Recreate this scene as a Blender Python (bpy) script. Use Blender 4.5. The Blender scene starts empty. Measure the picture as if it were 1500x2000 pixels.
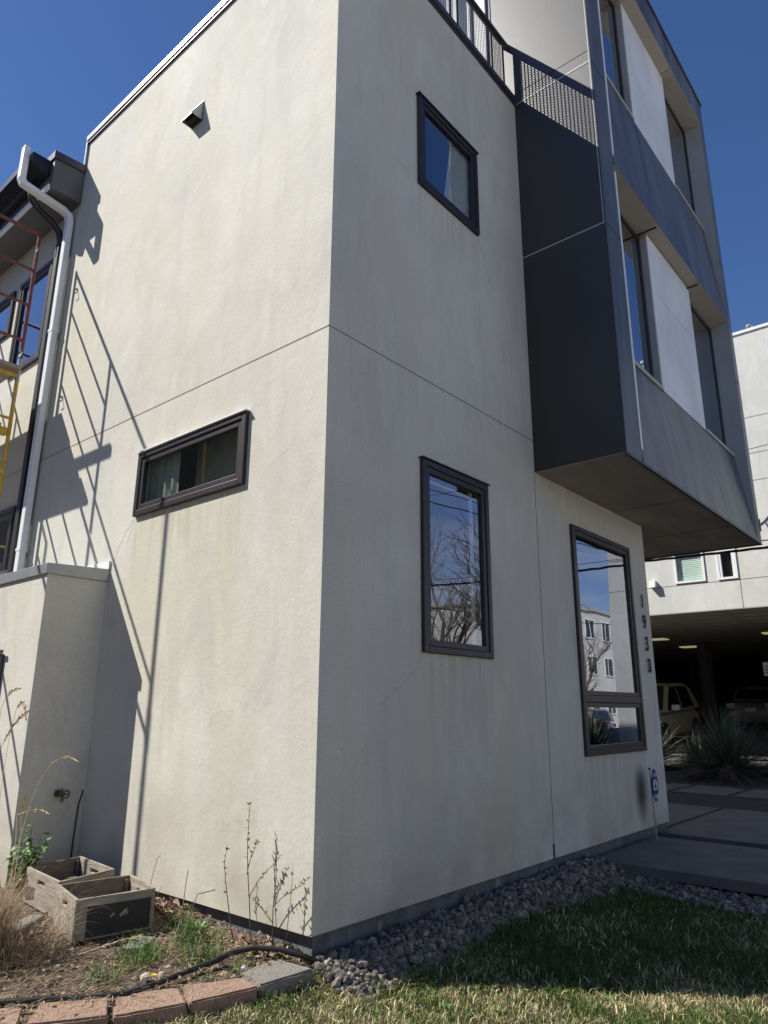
import bpy, bmesh, math, random
from mathutils import Vector, Matrix, noise
R=math.radians
D=bpy.data; S=bpy.context.scene; COL=S.collection
random.seed(7)
# ---------------------------------------------------------------- camera
cd=D.cameras.new('camera'); cam=D.objects.new('camera',cd); COL.objects.link(cam); S.camera=cam
YAW,PIT,ROLL=R(40.484),R(15.521),R(0.316)
f=Vector((math.cos(PIT)*math.cos(YAW),math.cos(PIT)*math.sin(YAW),math.sin(PIT)))
r=Vector((math.sin(YAW),-math.cos(YAW),0)); u=r.cross(f)
r2=r*math.cos(ROLL)+u*math.sin(ROLL); u2=-r*math.sin(ROLL)+u*math.cos(ROLL)
m=Matrix((r2,u2,-f)).transposed().to_4x4(); m.translation=Vector((-3.178,-3.241,1.4)); cam.matrix_world=m
cd.sensor_fit='HORIZONTAL'; cd.sensor_width=36; cd.lens=36*1378.37/1500; cd.clip_start=.05; cd.clip_end=2000
# ---------------------------------------------------------------- world, sun
LD=Vector((.543,-.68,-.933)).normalized()
EL=math.asin(-LD.z); AZ=math.atan2(-LD.x,-LD.y)
w=D.worlds.new('World'); S.world=w; w.use_nodes=True; nt=w.node_tree; nt.nodes.clear()
def N(nt,t,**k):
    n=nt.nodes.new(t)
    for a,b in k.items():
        if a in n.inputs: n.inputs[a].default_value=b
        else: setattr(n,a,b)
    return n
sky=N(nt,'ShaderNodeTexSky',sky_type='NISHITA',sun_disc=False,sun_elevation=EL,sun_rotation=AZ,altitude=1700,air_density=1.0,dust_density=.3,ozone_density=2.6)
tc=N(nt,'ShaderNodeTexCoord'); sep=N(nt,'ShaderNodeSeparateXYZ'); nt.links.new(tc.outputs['Generated'],sep.inputs[0])
mp=N(nt,'ShaderNodeMapping'); mp.inputs['Scale'].default_value=(1,1,2.6); nt.links.new(tc.outputs['Generated'],mp.inputs[0])
no=N(nt,'ShaderNodeTexNoise',Scale=3.4,Detail=7.0,Roughness=.58); nt.links.new(mp.outputs[0],no.inputs['Vector'])
cr=N(nt,'ShaderNodeValToRGB'); cr.color_ramp.elements[0].position=.43; cr.color_ramp.elements[1].position=.60; nt.links.new(no.outputs[0],cr.inputs[0])
el=N(nt,'ShaderNodeMapRange'); el.inputs[1].default_value=.08; el.inputs[2].default_value=.33; el.inputs[3].default_value=1; el.inputs[4].default_value=0; nt.links.new(sep.outputs[2],el.inputs[0])
mu=N(nt,'ShaderNodeMath',operation='MULTIPLY'); nt.links.new(cr.outputs[0],mu.inputs[0]); nt.links.new(el.outputs[0],mu.inputs[1])
hs=N(nt,'ShaderNodeHueSaturation',Saturation=1.21,Value=1.0); nt.links.new(sky.outputs[0],hs.inputs['Color'])
mx=N(nt,'ShaderNodeMixRGB'); nt.links.new(mu.outputs[0],mx.inputs[0]); tn=N(nt,'ShaderNodeMixRGB',blend_type='MULTIPLY'); tn.inputs[0].default_value=1; tn.inputs[2].default_value=(1.36,1.08,1.13,1); nt.links.new(hs.outputs[0],tn.inputs[1]); nt.links.new(tn.outputs[0],mx.inputs[1]); mx.inputs[2].default_value=(7,7.2,7.6,1)
bg=N(nt,'ShaderNodeBackground',Strength=.08); nt.links.new(mx.outputs[0],bg.inputs[0])
wo=N(nt,'ShaderNodeOutputWorld'); nt.links.new(bg.outputs[0],wo.inputs[0])
sd=D.lights.new('sun','SUN'); sd.energy=5.0; sd.angle=R(.4); sd.color=(1,.95,.86)
so=D.objects.new('sun',sd); COL.objects.link(so); so.rotation_euler=LD.to_track_quat('-Z','Y').to_euler(); so.location=(-10,12,20)
S.view_settings.view_transform='Standard'; S.view_settings.look='None'; S.view_settings.exposure=.55; S.view_settings.gamma=1
# ---------------------------------------------------------------- materials
def mat(name,col,rough=.8,metal=0,spec=.5,var=0,vscale=3,bump=0,bscale=60,extra=None,stretch=None,coords='Object'):
    m=D.materials.new(name); m.use_nodes=True; t=m.node_tree; b=t.nodes['Principled BSDF']
    b.inputs['Base Color'].default_value=(*col,1); b.inputs['Roughness'].default_value=rough; b.inputs['Metallic'].default_value=metal
    b.inputs['Specular IOR Level'].default_value=spec
    co=N(t,'ShaderNodeTexCoord'); vec=co.outputs[coords]
    if stretch:
        mm=N(t,'ShaderNodeMapping'); mm.inputs['Scale'].default_value=stretch; t.links.new(vec,mm.inputs[0]); vec=mm.outputs[0]
    if var:
        n=N(t,'ShaderNodeTexNoise',Scale=vscale,Detail=6.0,Roughness=.6); t.links.new(vec,n.inputs['Vector'])
        mr=N(t,'ShaderNodeMapRange'); mr.inputs[1].default_value=.3; mr.inputs[2].default_value=.7; mr.inputs[3].default_value=1-var; mr.inputs[4].default_value=1+var
        t.links.new(n.outputs[0],mr.inputs[0])
        mc=N(t,'ShaderNodeMixRGB',blend_type='MULTIPLY'); mc.inputs[0].default_value=1; mc.inputs[1].default_value=(*col,1)
        t.links.new(mr.outputs[0],mc.inputs[2]); t.links.new(mc.outputs[0],b.inputs['Base Color'])
    if bump:
        n2=N(t,'ShaderNodeTexNoise',Scale=bscale,Detail=5.0,Roughness=.6); t.links.new(vec,n2.inputs['Vector'])
        bp=N(t,'ShaderNodeBump',Strength=bump,Distance=.02); t.links.new(n2.outputs[0],bp.inputs['Height']); t.links.new(bp.outputs[0],b.inputs['Normal'])
    return m
def stucco(name,col,stain=True):
    m=D.materials.new(name); m.use_nodes=True; t=m.node_tree; b=t.nodes['Principled BSDF']; b.inputs['Roughness'].default_value=.82; b.inputs['Specular IOR Level'].default_value=.25
    co=N(t,'ShaderNodeTexCoord'); O=co.outputs['Object']; L=t.links.new
    def noi(s,d=5,ro=.6,sc=None,dist=0):
        v=O
        if sc: q=N(t,'ShaderNodeMapping'); q.inputs['Scale'].default_value=sc; L(O,q.inputs[0]); v=q.outputs[0]
        n=N(t,'ShaderNodeTexNoise',Scale=s,Detail=d,Roughness=ro,Distortion=dist); L(v,n.inputs['Vector']); return n.outputs[0]
    def ramp(x,a,b_,lo,hi):
        r_=N(t,'ShaderNodeMapRange'); 
        for i,vv in enumerate((a,b_,lo,hi)): r_.inputs[i+1].default_value=vv
        L(x,r_.inputs[0]); return r_.outputs[0]
    def mix(fac,c1,c2,bt='MIX'):
        q=N(t,'ShaderNodeMixRGB',blend_type=bt)
        for s,i in ((fac,0),(c1,1),(c2,2)):
            if isinstance(s,(int,float)): q.inputs[i].default_value=s
            elif isinstance(s,tuple): q.inputs[i].default_value=(*s,1)
            else: L(s,q.inputs[i])
        return q.outputs[0]
    c=mix(ramp(noi(.55,4,.55,dist=.6),.38,.62,0,1),(col[0]*.90,col[1]*.90,col[2]*.91),(col[0]*1.05,col[1]*1.05,col[2]*1.06))
    c=mix(ramp(noi(.8,5,.6,(1,1,.35),.4),.45,.66,0,.8),c,(col[0]*.97,col[1]*.94,col[2]*.82))
    c=mix(ramp(noi(2.4,6,.65,(1,1,.5),.8),.5,.68,0,.5),c,tuple(x*1.13 for x in col))
    c=mix(ramp(noi(1.5,6,.7,(1.6,1.6,.5),1.2),.52,.68,0,.50),c,(col[0]*.79,col[1]*.79,col[2]*.80))
    c=mix(ramp(noi(7,4,.6,(1,1,.07),.3),.52,.72,0,.22),c,(col[0]*.78,col[1]*.76,col[2]*.70))
    sp_=mix(1,c,ramp(noi(55,5,.8),.3,.7,.86,1.12),'MULTIPLY'); c=sp_
    if stain:
        se=N(t,'ShaderNodeSeparateXYZ'); L(O,se.inputs[0])
        # dirt splash rising from the ground
        d=N(t,'ShaderNodeMapRange'); L(se.outputs[2],d.inputs[0]); d.inputs[1].default_value=.15; d.inputs[2].default_value=.95; d.inputs[3].default_value=.75; d.inputs[4].default_value=0
        k=N(t,'ShaderNodeMath',operation='MULTIPLY'); L(d.outputs[0],k.inputs[0]); L(ramp(noi(2.2,5,.6),.35,.7,0,1),k.inputs[1])
        c=mix(k.outputs[0],c,(col[0]*.6,col[1]*.55,col[2]*.46))
        # thin run-off streaks under the window sills
        sn=noi(14,3,.5,(1,1,.06)); 
        def band(o_,lo,hi):
            g1=N(t,'ShaderNodeMath',operation='GREATER_THAN'); L(o_,g1.inputs[0]); g1.inputs[1].default_value=lo
            g2=N(t,'ShaderNodeMath',operation='LESS_THAN'); L(o_,g2.inputs[0]); g2.inputs[1].default_value=hi
            g=N(t,'ShaderNodeMath',operation='MULTIPLY'); L(g1.outputs[0],g.inputs[0]); L(g2.outputs[0],g.inputs[1]); return g.outputs[0]
        for (ax_,lo,hi,zb) in ((0,1.04,2.05,1.80),(0,1.04,2.06,5.95),(0,3.66,5.25,.95),(1,.83,2.40,3.02)):
            fd=N(t,'ShaderNodeMapRange'); L(se.outputs[2],fd.inputs[0]); fd.inputs[1].default_value=zb-.75; fd.inputs[2].default_value=zb; fd.inputs[3].default_value=0; fd.inputs[4].default_value=.42
            lt=N(t,'ShaderNodeMath',operation='LESS_THAN'); L(se.outputs[2],lt.inputs[0]); lt.inputs[1].default_value=zb
            p1=N(t,'ShaderNodeMath',operation='MULTIPLY'); L(fd.outputs[0],p1.inputs[0]); L(lt.outputs[0],p1.inputs[1])
            p2=N(t,'ShaderNodeMath',operation='MULTIPLY'); L(p1.outputs[0],p2.inputs[0]); L(band(se.outputs[ax_],lo,hi),p2.inputs[1])
            p3=N(t,'ShaderNodeMath',operation='MULTIPLY'); L(p2.outputs[0],p3.inputs[0]); L(ramp(sn,.45,.68,0,1),p3.inputs[1])
            c=mix(p3.outputs[0],c,(col[0]*.62,col[1]*.57,col[2]*.46))
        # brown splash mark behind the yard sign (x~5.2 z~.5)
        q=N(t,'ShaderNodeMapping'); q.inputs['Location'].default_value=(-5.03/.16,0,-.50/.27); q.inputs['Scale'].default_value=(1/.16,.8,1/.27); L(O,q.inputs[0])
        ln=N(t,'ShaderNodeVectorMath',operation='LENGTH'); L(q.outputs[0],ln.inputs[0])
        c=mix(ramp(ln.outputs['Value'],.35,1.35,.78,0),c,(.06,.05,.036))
    L(c,b.inputs['Base Color'])
    h1=noi(26,4,.62); h2=noi(1.7,3,.5,None,1.2); h3=noi(130,3,.6); h4=noi(5,4,.6,None,1.5)
    a=N(t,'ShaderNodeMath',operation='MULTIPLY_ADD'); L(h1,a.inputs[0]); a.inputs[1].default_value=.12
    a2=N(t,'ShaderNodeMath',operation='MULTIPLY'); L(h2,a2.inputs[0]); a2.inputs[1].default_value=.5; L(a2.outputs[0],a.inputs[2])
    a3=N(t,'ShaderNodeMath',operation='MULTIPLY_ADD'); L(h3,a3.inputs[0]); a3.inputs[1].default_value=.11; L(a.outputs[0],a3.inputs[2])
    a4=N(t,'ShaderNodeMath',operation='MULTIPLY_ADD'); L(h4,a4.inputs[0]); a4.inputs[1].default_value=.20; L(a3.outputs[0],a4.inputs[2])
    bp=N(t,'ShaderNodeBump',Strength=.6,Distance=.018); L(a4.outputs[0],bp.inputs['Height']); L(bp.outputs[0],b.inputs['Normal'])
    return m
def glass(name,refl=.3,tint=(.55,.62,.6),wave=.0):
    m=D.materials.new(name); m.use_nodes=True; t=m.node_tree; t.nodes.clear(); L=t.links.new
    g=N(t,'ShaderNodeBsdfGlossy',Roughness=.005); g.inputs[0].default_value=(.86,.9,.98,1); tr=N(t,'ShaderNodeBsdfTransparent'); tr.inputs[0].default_value=(*tint,1)
    fr=N(t,'ShaderNodeFresnel',IOR=1.5); a=N(t,'ShaderNodeMath',operation='MULTIPLY_ADD'); ge=N(t,'ShaderNodeNewGeometry'); io=N(t,'ShaderNodeMapRange'); io.inputs[3].default_value=1.5; io.inputs[4].default_value=1/1.5; L(ge.outputs['Backfacing'],io.inputs[0]); L(io.outputs[0],fr.inputs['IOR']); L(fr.outputs[0],a.inputs[0]); a.inputs[1].default_value=1.3; a.inputs[2].default_value=refl
    a.use_clamp=True
    if wave:
        co=N(t,'ShaderNodeTexCoord'); n=N(t,'ShaderNodeTexNoise',Scale=1.1,Detail=1.5); L(co.outputs['Object'],n.inputs['Vector'])
        bp=N(t,'ShaderNodeBump',Strength=wave,Distance=.02); L(n.outputs[0],bp.inputs['Height']); L(bp.outputs[0],g.inputs['Normal'])
    mxs=N(t,'ShaderNodeMixShader'); L(a.outputs[0],mxs.inputs[0]); L(tr.outputs[0],mxs.inputs[1]); L(g.outputs[0],mxs.inputs[2])
    o=N(t,'ShaderNodeOutputMaterial'); L(mxs.outputs[0],o.inputs[0]); return m
def emis(name,col,st):
    m=D.materials.new(name); m.use_nodes=True; b=m.node_tree.nodes['Principled BSDF']; b.inputs['Emission Color'].default_value=(*col,1); b.inputs['Emission Strength'].default_value=st; b.inputs['Base Color'].default_value=(*col,1); return m
M={}
M['stucco']=stucco('stucco',(.582,.570,.512)); M['stucco_white']=stucco('stucco_white',(.60,.61,.60),False)
M['joint']=mat('joint',(.22,.21,.18)); M['crack']=mat('crack',(.20,.17,.13))
M['found']=mat('foundation_paint',(.11,.115,.125),.7,var=.35,vscale=9,bump=.5,bscale=30)
M['frame']=mat('window_frame',(.026,.020,.022),.4,spec=.5,var=.12,vscale=6)
M['dark']=mat('dark_void',(.012,.012,.014),.9); M['room']=mat('room',(.05,.055,.055),.9)
M['glass']=glass('window_glass',.22,(.75,.8,.8),.13); M['glass_low']=glass('window_glass_side',.05,(.86,.92,.88),.04)
M['glass_side']=glass('window_glass_upper',.26,(.5,.56,.55),.05); M['curtain']=mat('curtain',(.78,.80,.80),.9); M['shade_dark']=mat('dim_shade',(.33,.35,.32),.9,var=.3,vscale=2.5); M['shade']=mat('pale_shade',(.30,.33,.29),.9,var=.25,vscale=3)
M['metal']=mat('coping_metal',(.33,.34,.38),.28,1,var=.06); M['metal_dark']=mat('dark_trim_metal',(.06,.06,.075),.4,.3)
M['white_metal']=mat('white_metal',(.78,.79,.80),.35,var=.04); M['cap']=mat('cap_metal',(.36,.38,.39),.4,.55,var=.12,vscale=8)
M['panel_side']=mat('side_panel',(.022,.019,.016),.43,.0,.8,var=.12,vscale=1.2,bump=.03,bscale=6)
M['panel_side'].node_tree.nodes['Principled BSDF'].inputs['Specular Tint'].default_value=(.90,.93,.96,1)
M['panel_dark']=mat('spandrel_panel',(.085,.085,.092),.42,0,.6,var=.6,vscale=1.7,stretch=(2.2,1,.35))
M['panel_light']=mat('light_panel',(.70,.71,.73),.5,0,.5,var=.16,vscale=1.6,stretch=(1,1,.6)); M['reveal']=mat('reveal_panel',(.30,.32,.34),.45,var=.08)
M['soffit']=mat('soffit_panel',(.33,.28,.24),.6,var=.22,vscale=1.6,stretch=(.5,2,1)); M['beige']=mat('beige_trim',(.42,.39,.33),.6,var=.06)
M['seam']=mat('bright_seam',(.38,.38,.39),.4,.3); M['seamdark']=mat('dark_seam',(.02,.02,.022),.8)
M['gutter']=mat('gutter_paint',(.012,.014,.022),.35); M['pipe_black']=mat('black_pipe',(.014,.014,.017),.5)
M['eave']=mat('eave_panel',(.10,.10,.105),.5,var=.1); M['brass']=mat('aged_brass',(.16,.12,.07),.5,.7,var=.3,vscale=40)
M['red']=mat('chipped_red_paint',(.16,.035,.03),.5,var=.6,vscale=22); M['yellow']=mat('yellow_paint',(.62,.38,.03),.45,var=.3,vscale=18)
M['steel']=mat('galvanised',(.36,.36,.36),.45,.6,var=.25,vscale=30); M['plank']=mat('plank_wood',(.30,.27,.22),.8,var=.3,vscale=8,stretch=(6,1,6))
M['crate']=mat('weathered_wood',(.31,.27,.22),.85,var=.38,vscale=5,stretch=(1,1,9),bump=.5,bscale=25); M['crate_in']=mat('crate_inner',(.17,.14,.11),.9,var=.3,vscale=6,stretch=(2,2,9),bump=.4,bscale=20)
M['crate_dark']=mat('dark_stencil',(.022,.021,.021),.7,var=.25,vscale=18)
M['redblock']=mat('red_concrete',(.345,.23,.17),.9,var=.16,vscale=22,bump=.9,bscale=90); M['greyblock']=mat('grey_concrete',(.25,.23,.20),.9,var=.2,vscale=40,bump=.9,bscale=90)
M['soil']=mat('bed_soil',(.085,.062,.045),.95,var=.5,vscale=14,bump=1,bscale=30); M['mulch']=mat('mulch',(.035,.027,.022),.95,var=.5,vscale=12,bump=1,bscale=20)
M['ground']=mat('ground_dirt',(.30,.265,.20),.95,var=.3,vscale=2); M['lawn']=mat('lawn_thatch',(.055,.045,.022),.95,var=.5,vscale=9,bump=.8,bscale=60)
M['concrete']=mat('path_concrete',(.105,.10,.098),.8,var=.28,vscale=2.5,bump=.15,bscale=60); M['asphalt']=mat('asphalt',(.24,.23,.215),.9,var=.2,vscale=4)
M['gravelbase']=mat('gravel_base',(.10,.10,.105),.95,var=.4,vscale=30,bump=1,bscale=50)
def attr_mat(name,attr='tone',rough=.7,trans=0,pal=((.1,.1,.1),(.2,.2,.2)),spec=.3):
    """colour of each stone, blade or leaf picked from a palette by its own random value"""
    m=D.materials.new(name); m.use_nodes=True; t=m.node_tree; b=t.nodes['Principled BSDF']; b.inputs['Roughness'].default_value=rough; b.inputs['Specular IOR Level'].default_value=spec
    a=N(t,'ShaderNodeAttribute',attribute_name=attr); cr=N(t,'ShaderNodeValToRGB'); e=cr.color_ramp.elements
    while len(e)<len(pal): e.new(.5)
    for i,c in enumerate(pal): e[i].position=i/(len(pal)-1); e[i].color=(*c,1)
    t.links.new(a.outputs['Fac'],cr.inputs[0]); t.links.new(cr.outputs[0],b.inputs['Base Color']); return m
M['stone']=attr_mat('gravel_stones',pal=((.050,.047,.042),(.095,.088,.078),(.16,.145,.125),(.23,.20,.165),(.14,.105,.085),(.36,.33,.29)),rough=.8)
M['grass']=attr_mat('grass_blades',pal=((.016,.042,.008),(.05,.105,.016),(.19,.26,.055),(.52,.42,.20),(.85,.74,.48)),rough=.6)
M['greengrass']=attr_mat('fresh_grass',pal=((.05,.13,.02),(.09,.20,.035),(.15,.28,.06)),rough=.5)
M['straw']=attr_mat('dry_grass',pal=((.16,.10,.05),(.30,.21,.12),(.46,.37,.24),(.24,.15,.09)),rough=.7)
M['litter']=attr_mat('leaf_litter',pal=((.12,.07,.04),(.25,.16,.10),(.42,.33,.24),(.16,.12,.09)),rough=.85)
M['seed']=mat('seed_head',(.55,.44,.28),.8,var=.25,vscale=60); M['stem']=mat('brown_stem',(.09,.055,.035),.8); M['leaf']=mat('young_leaf',(.13,.20,.035),.55,var=.25,vscale=30)
M['leafdark']=mat('green_leaf',(.08,.19,.035),.5,var=.3,vscale=20); M['yucca']=attr_mat('yucca_blades',pal=((.04,.06,.04),(.08,.11,.075),(.14,.17,.11),(.26,.24,.15)),rough=.5)
M['drytuft']=attr_mat('dry_tuft',pal=((.12,.09,.07),(.20,.15,.12)),rough=.9); M['rubber']=mat('black_rubber',(.015,.015,.016),.45,var=.3,vscale=30)
M['petal']=mat('yellow_petal',(.75,.55,.01),.6); M['signblue']=mat('sign_blue',(.012,.022,.16),.4); M['signwhite']=mat('sign_white',(.6,.62,.66),.5)
M['wire']=mat('cable_black',(.02,.02,.022),.6); M['bark']=mat('bark',(.16,.13,.10),.9,var=.3,vscale=6); M['polewood']=mat('pole_wood',(.22,.17,.12),.9,var=.2,vscale=5)
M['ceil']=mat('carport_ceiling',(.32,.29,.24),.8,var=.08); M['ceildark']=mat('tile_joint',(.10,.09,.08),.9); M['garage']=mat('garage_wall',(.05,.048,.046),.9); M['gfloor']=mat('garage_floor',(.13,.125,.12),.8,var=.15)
M['lamp']=emis('lit_diffuser',(1,.86,.5),.2); M['blind']=mat('window_blind',(.70,.80,.78),.6); M['tan']=mat('gold_car_paint',(.42,.36,.24),.3,.15); M['carblack']=mat('car_trim',(.015,.015,.016),.4)
M['silver']=mat('silver_car_paint',(.30,.31,.32),.3,.5); M['carglass']=mat('car_glass',(.01,.012,.013),.08,0,.8); M['tyre']=mat('tyre',(.02,.02,.02),.8); M['alloy']=mat('wheel_alloy',(.5,.5,.5),.35,.8); M['lens']=mat('clear_lens',(.5,.5,.48),.15); M['tail']=mat('tail_lens',(.25,.01,.01),.2)
M['orange']=mat('barrel_orange',(.75,.2,.02),.5); M['signred']=mat('sign_red',(.35,.03,.03),.5)
# ---------------------------------------------------------------- mesh builder
def tag(o,label=None,cat=None,group=None,kind=None):
    if label: o['label']=label
    if cat: o['category']=cat
    if group: o['group']=group
    if kind: o['kind']=kind
    return o
class MB:
    def __init__(s): s.v=[]; s.f=[]; s.t=[]; s.parts=[]
    def add(s,vs,fs,tone=None):
        n=len(s.v); c0=len(s.f); s.v+= [tuple(v) for v in vs]; s.f+=[tuple(i+n for i in q) for q in fs]; s.parts.append((n,len(s.v),c0,len(s.f)))
        if tone is not None: s.t+=[tone]*len(vs)
        return s
    def box(s,x0,x1,y0,y1,z0,z1):
        x0,x1=sorted((x0,x1)); y0,y1=sorted((y0,y1)); z0,z1=sorted((z0,z1))
        return s.add([(x0,y0,z0),(x1,y0,z0),(x1,y1,z0),(x0,y1,z0),(x0,y0,z1),(x1,y0,z1),(x1,y1,z1),(x0,y1,z1)],[(0,3,2,1),(4,5,6,7),(0,1,5,4),(1,2,6,5),(2,3,7,6),(3,0,4,7)])
    def obox(s,c,ax,ay,az):
        c=Vector(c); ax=Vector(ax);ay=Vector(ay);az=Vector(az); p=[]
        for k in (-1,1):
            for i,j in ((-1,-1),(1,-1),(1,1),(-1,1)): p.append(c+ax*i+ay*j+az*k)
        return s.add(p,[(0,3,2,1),(4,5,6,7),(0,1,5,4),(1,2,6,5),(2,3,7,6),(3,0,4,7)])
    def quad(s,*p): return s.add(p,[tuple(range(len(p)))])
    def prism(s,poly,off):
        n=len(poly); off=Vector(off); a=[Vector(p) for p in poly]; b=[p+off for p in a]
        return s.add(a+b,[tuple(range(n))[::-1],tuple(range(n,2*n))]+[(i,(i+1)%n,n+(i+1)%n,n+i) for i in range(n)])
    def tube(s,pts,rad,n=8,cap=True,tone=None):
        pts=[Vector(p) for p in pts]; rs=rad if isinstance(rad,(list,tuple)) else [rad]*len(pts); vs=[]; up=None
        for i,p in enumerate(pts):
            d=(pts[min(i+1,len(pts)-1)]-pts[max(i-1,0)]).normalized()
            if up is None:
                up=Vector((0,0,1)) if abs(d.z)<.9 else Vector((1,0,0))
            a=d.cross(up).normalized(); b=a.cross(d).normalized(); up=b
            for k in range(n):
                t=2*math.pi*k/n; vs.append(p+a*math.cos(t)*rs[i]+b*math.sin(t)*rs[i])
        fs=[]
        for i in range(len(pts)-1):
            for k in range(n): fs.append((i*n+k,i*n+(k+1)%n,(i+1)*n+(k+1)%n,(i+1)*n+k))
        if cap: fs+= [tuple(range(n))[::-1],tuple(range((len(pts)-1)*n,len(pts)*n))]
        return s.add(vs,fs,tone)
    def build_each(s,name,m,parent=None,**k):
        out=[]
        for a,b,c,d in s.parts:
            q=MB(); q.v=s.v[a:b]; q.f=[tuple(i-a for i in f_) for f_ in s.f[c:d]]; out.append(q.build(name,m,parent,**k))
        return out
    def build(s,name,m,parent=None,smooth=False,bevel=0,loc=None):
        me=D.meshes.new(name); 
        me.from_pydata([tuple(v) for v in s.v],[],s.f); me.update()
        if s.t and len(s.t)==len(s.v):
            a=me.attributes.new('tone','FLOAT','POINT'); a.data.foreach_set('value',s.t)
        me.materials.append(M[m] if isinstance(m,str) else m)
        if smooth: me.polygons.foreach_set('use_smooth',[True]*len(me.polygons))
        o=D.objects.new(name,me); COL.objects.link(o)
        if parent: o.parent=parent
        if loc: o.location=loc
        if bevel:
            b=o.modifiers.new('bevel','BEVEL'); b.width=bevel; b.segments=2; b.limit_method='ANGLE'; b.angle_limit=R(40)
        return o
def empty(name,loc=(0,0,0),**k):
    o=D.objects.new(name,None); COL.objects.link(o); o.location=loc; o.empty_display_size=.2; return tag(o,**k)
def recalc(o):
    bm=bmesh.new(); bm.from_mesh(o.data); bmesh.ops.recalc_face_normals(bm,faces=bm.faces); bm.to_mesh(o.data); bm.free(); return o
def roof_tone(): return random.random()
# wall rectangle with holes. axis 'x': plane x=c, u=y ; axis 'y': plane y=c, u=x. reveal goes inward by d
def wallrect(mb,axis,c,u0,u1,v0,v1,holes,d=.1,seg=None):
    us=sorted({u0,u1,*[h[0] for h in holes],*[h[1] for h in holes]}); vs=sorted({v0,v1,*[h[2] for h in holes],*[h[3] for h in holes]})
    P=(lambda a,b,o=0:(c+o,a,b)) if axis=='x' else (lambda a,b,o=0:(a,c+o,b))
    for i in range(len(us)-1):
        for j in range(len(vs)-1):
            a,b,e,g=us[i],us[i+1],vs[j],vs[j+1]; cu,cv=(a+b)/2,(e+g)/2
            if any(h[0]<cu<h[1] and h[2]<cv<h[3] for h in holes): continue
            mb.quad(P(a,e),P(b,e),P(b,g),P(a,g))
    for h in holes:
        for (p,q) in (((h[0],h[2]),(h[1],h[2])),((h[1],h[2]),(h[1],h[3])),((h[1],h[3]),(h[0],h[3])),((h[0],h[3]),(h[0],h[2]))):
            mb.quad(P(*p),P(*q),P(*q,d),P(*p,d))
# a window: proud outer frame, sash, pane, dark room behind. in = +1 means inside direction is + axis
def ring(mb,axis,c0,c1,u0,u1,v0,v1,fw,fwb=None):
    fwb=fwb or fw
    def bx(a,b,e,g):
        if axis=='x': mb.box(c0,c1,a,b,e,g)
        else: mb.box(a,b,c0,c1,e,g)
    bx(u0,u0+fw,v0,v1); bx(u1-fw,u1,v0,v1); bx(u0+fw,u1-fw,v0,v0+fwb); bx(u0+fw,u1-fw,v1-fw,v1)
def window(parent,axis,u0,u1,v0,v1,c=0.0,proud=.034,fw=.052,sash=.047,gm='glass',split=None,label=None,room=.9,hide_room=False):
    mb=MB(); ring(mb,axis,c-proud,c+.03,u0,u1,v0,v1,fw)
    if split:
        if axis=='y': mb.box(u0+fw,u1-fw,c-proud+.004,c+.03,split-.035,split+.035)
    fr=mb.build('window','frame',parent,bevel=.006)
    if label: fr['label']=label
    cells=[(v0+fw,v1-fw)] if not split else [(v0+fw,split-.035),(split+.035,v1-fw)]
    for (a,b) in cells:
        s=MB(); ring(s,axis,c-proud+.012,c+.02,u0+fw+.001,u1-fw-.001,a+.001,b-.001,sash); s.build('sash','frame',fr,bevel=.004)
        g=MB(); e=sash+fw-.004
        P=(lambda x,y:(c+.002,x,y)) if axis=='x' else (lambda x,y:(x,c+.002,y))
        n=8; 
        g.quad(P(u0+e,a+sash-.004),P(u1-e,a+sash-.004),P(u1-e,b-sash+.004),P(u0+e,b-sash+.004)); g.build('pane',gm,fr)
    if not hide_room:
        b=MB()
        if axis=='x': b.box(c+.031,c+room,u0-.3,u1+.3,v0-.4,v1+.3)
        else: b.box(u0-.3,u1+.3,c+.031,c+room,v0-.4,v1+.3)
        # open the side that faces the pane
        idx=len(b.f)-6; face={'x':5,'y':2}[axis]; del b.f[face]; b.build('room','room',fr)
    return fr
def curtain(parent,axis,c,u0,u1,v0,v1,amp=.02,wl=.09):
    mb=MB(); n=int((u1-u0)/wl*8); pr=None; vs=[]
    for i in range(n+1):
        uu=u0+(u1-u0)*i/n; d=c+amp*math.sin(i/8*2*math.pi)+.006*math.sin(i*.9)
        for v in (v0,v1): vs.append((d,uu,v) if axis=='x' else (uu,d,v))
    mb.add(vs,[(2*i,2*i+2,2*i+3,2*i+1) for i in range(n)]); return mb.build('curtain','curtain',parent,smooth=True)
#@@STRUCT
# ================================================================ HOUSE
H=empty('townhouse',(0,0,0),label='cream stucco townhouse with a dark projecting bay on its shaded side',cat='building')
ZP=8.31  # parapet underside of coping
W1=(.85,2.38,3.02,3.61); W2=(1.057,2.02,1.80,3.325); W0=(1.057,2.035,5.95,6.93); W3=(3.67,5.235,.95,3.31)
NW=[(4.93,5.86,5.45,6.83),(6.05,7.0,6.18,6.83),(4.98,6.6,2.86,3.60)]
D0=4.42
mb=MB()
wallrect(mb,'x',0,0,D0,.14,ZP,[tuple(W1)],d=.12)
wallrect(mb,'x',0,D0,13,.14,7.9,NW,d=.12)
wallrect(mb,'y',0,0,2.975,.14,ZP,[W0,W2],d=.12)
wallrect(mb,'y',0,2.975,5.80,.14,3.72,[W3],d=.12)
mb.quad((5.80,0,.14),(5.80,13,.14),(5.80,13,3.72),(5.80,0,3.72))
mb.quad((0,0,.14),(.05,.05,.14),(.05,13,.14),(0,13,.14)); mb.quad((0,0,.14),(5.80,0,.14),(5.80,.05,.14),(.05,.05,.14))
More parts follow.
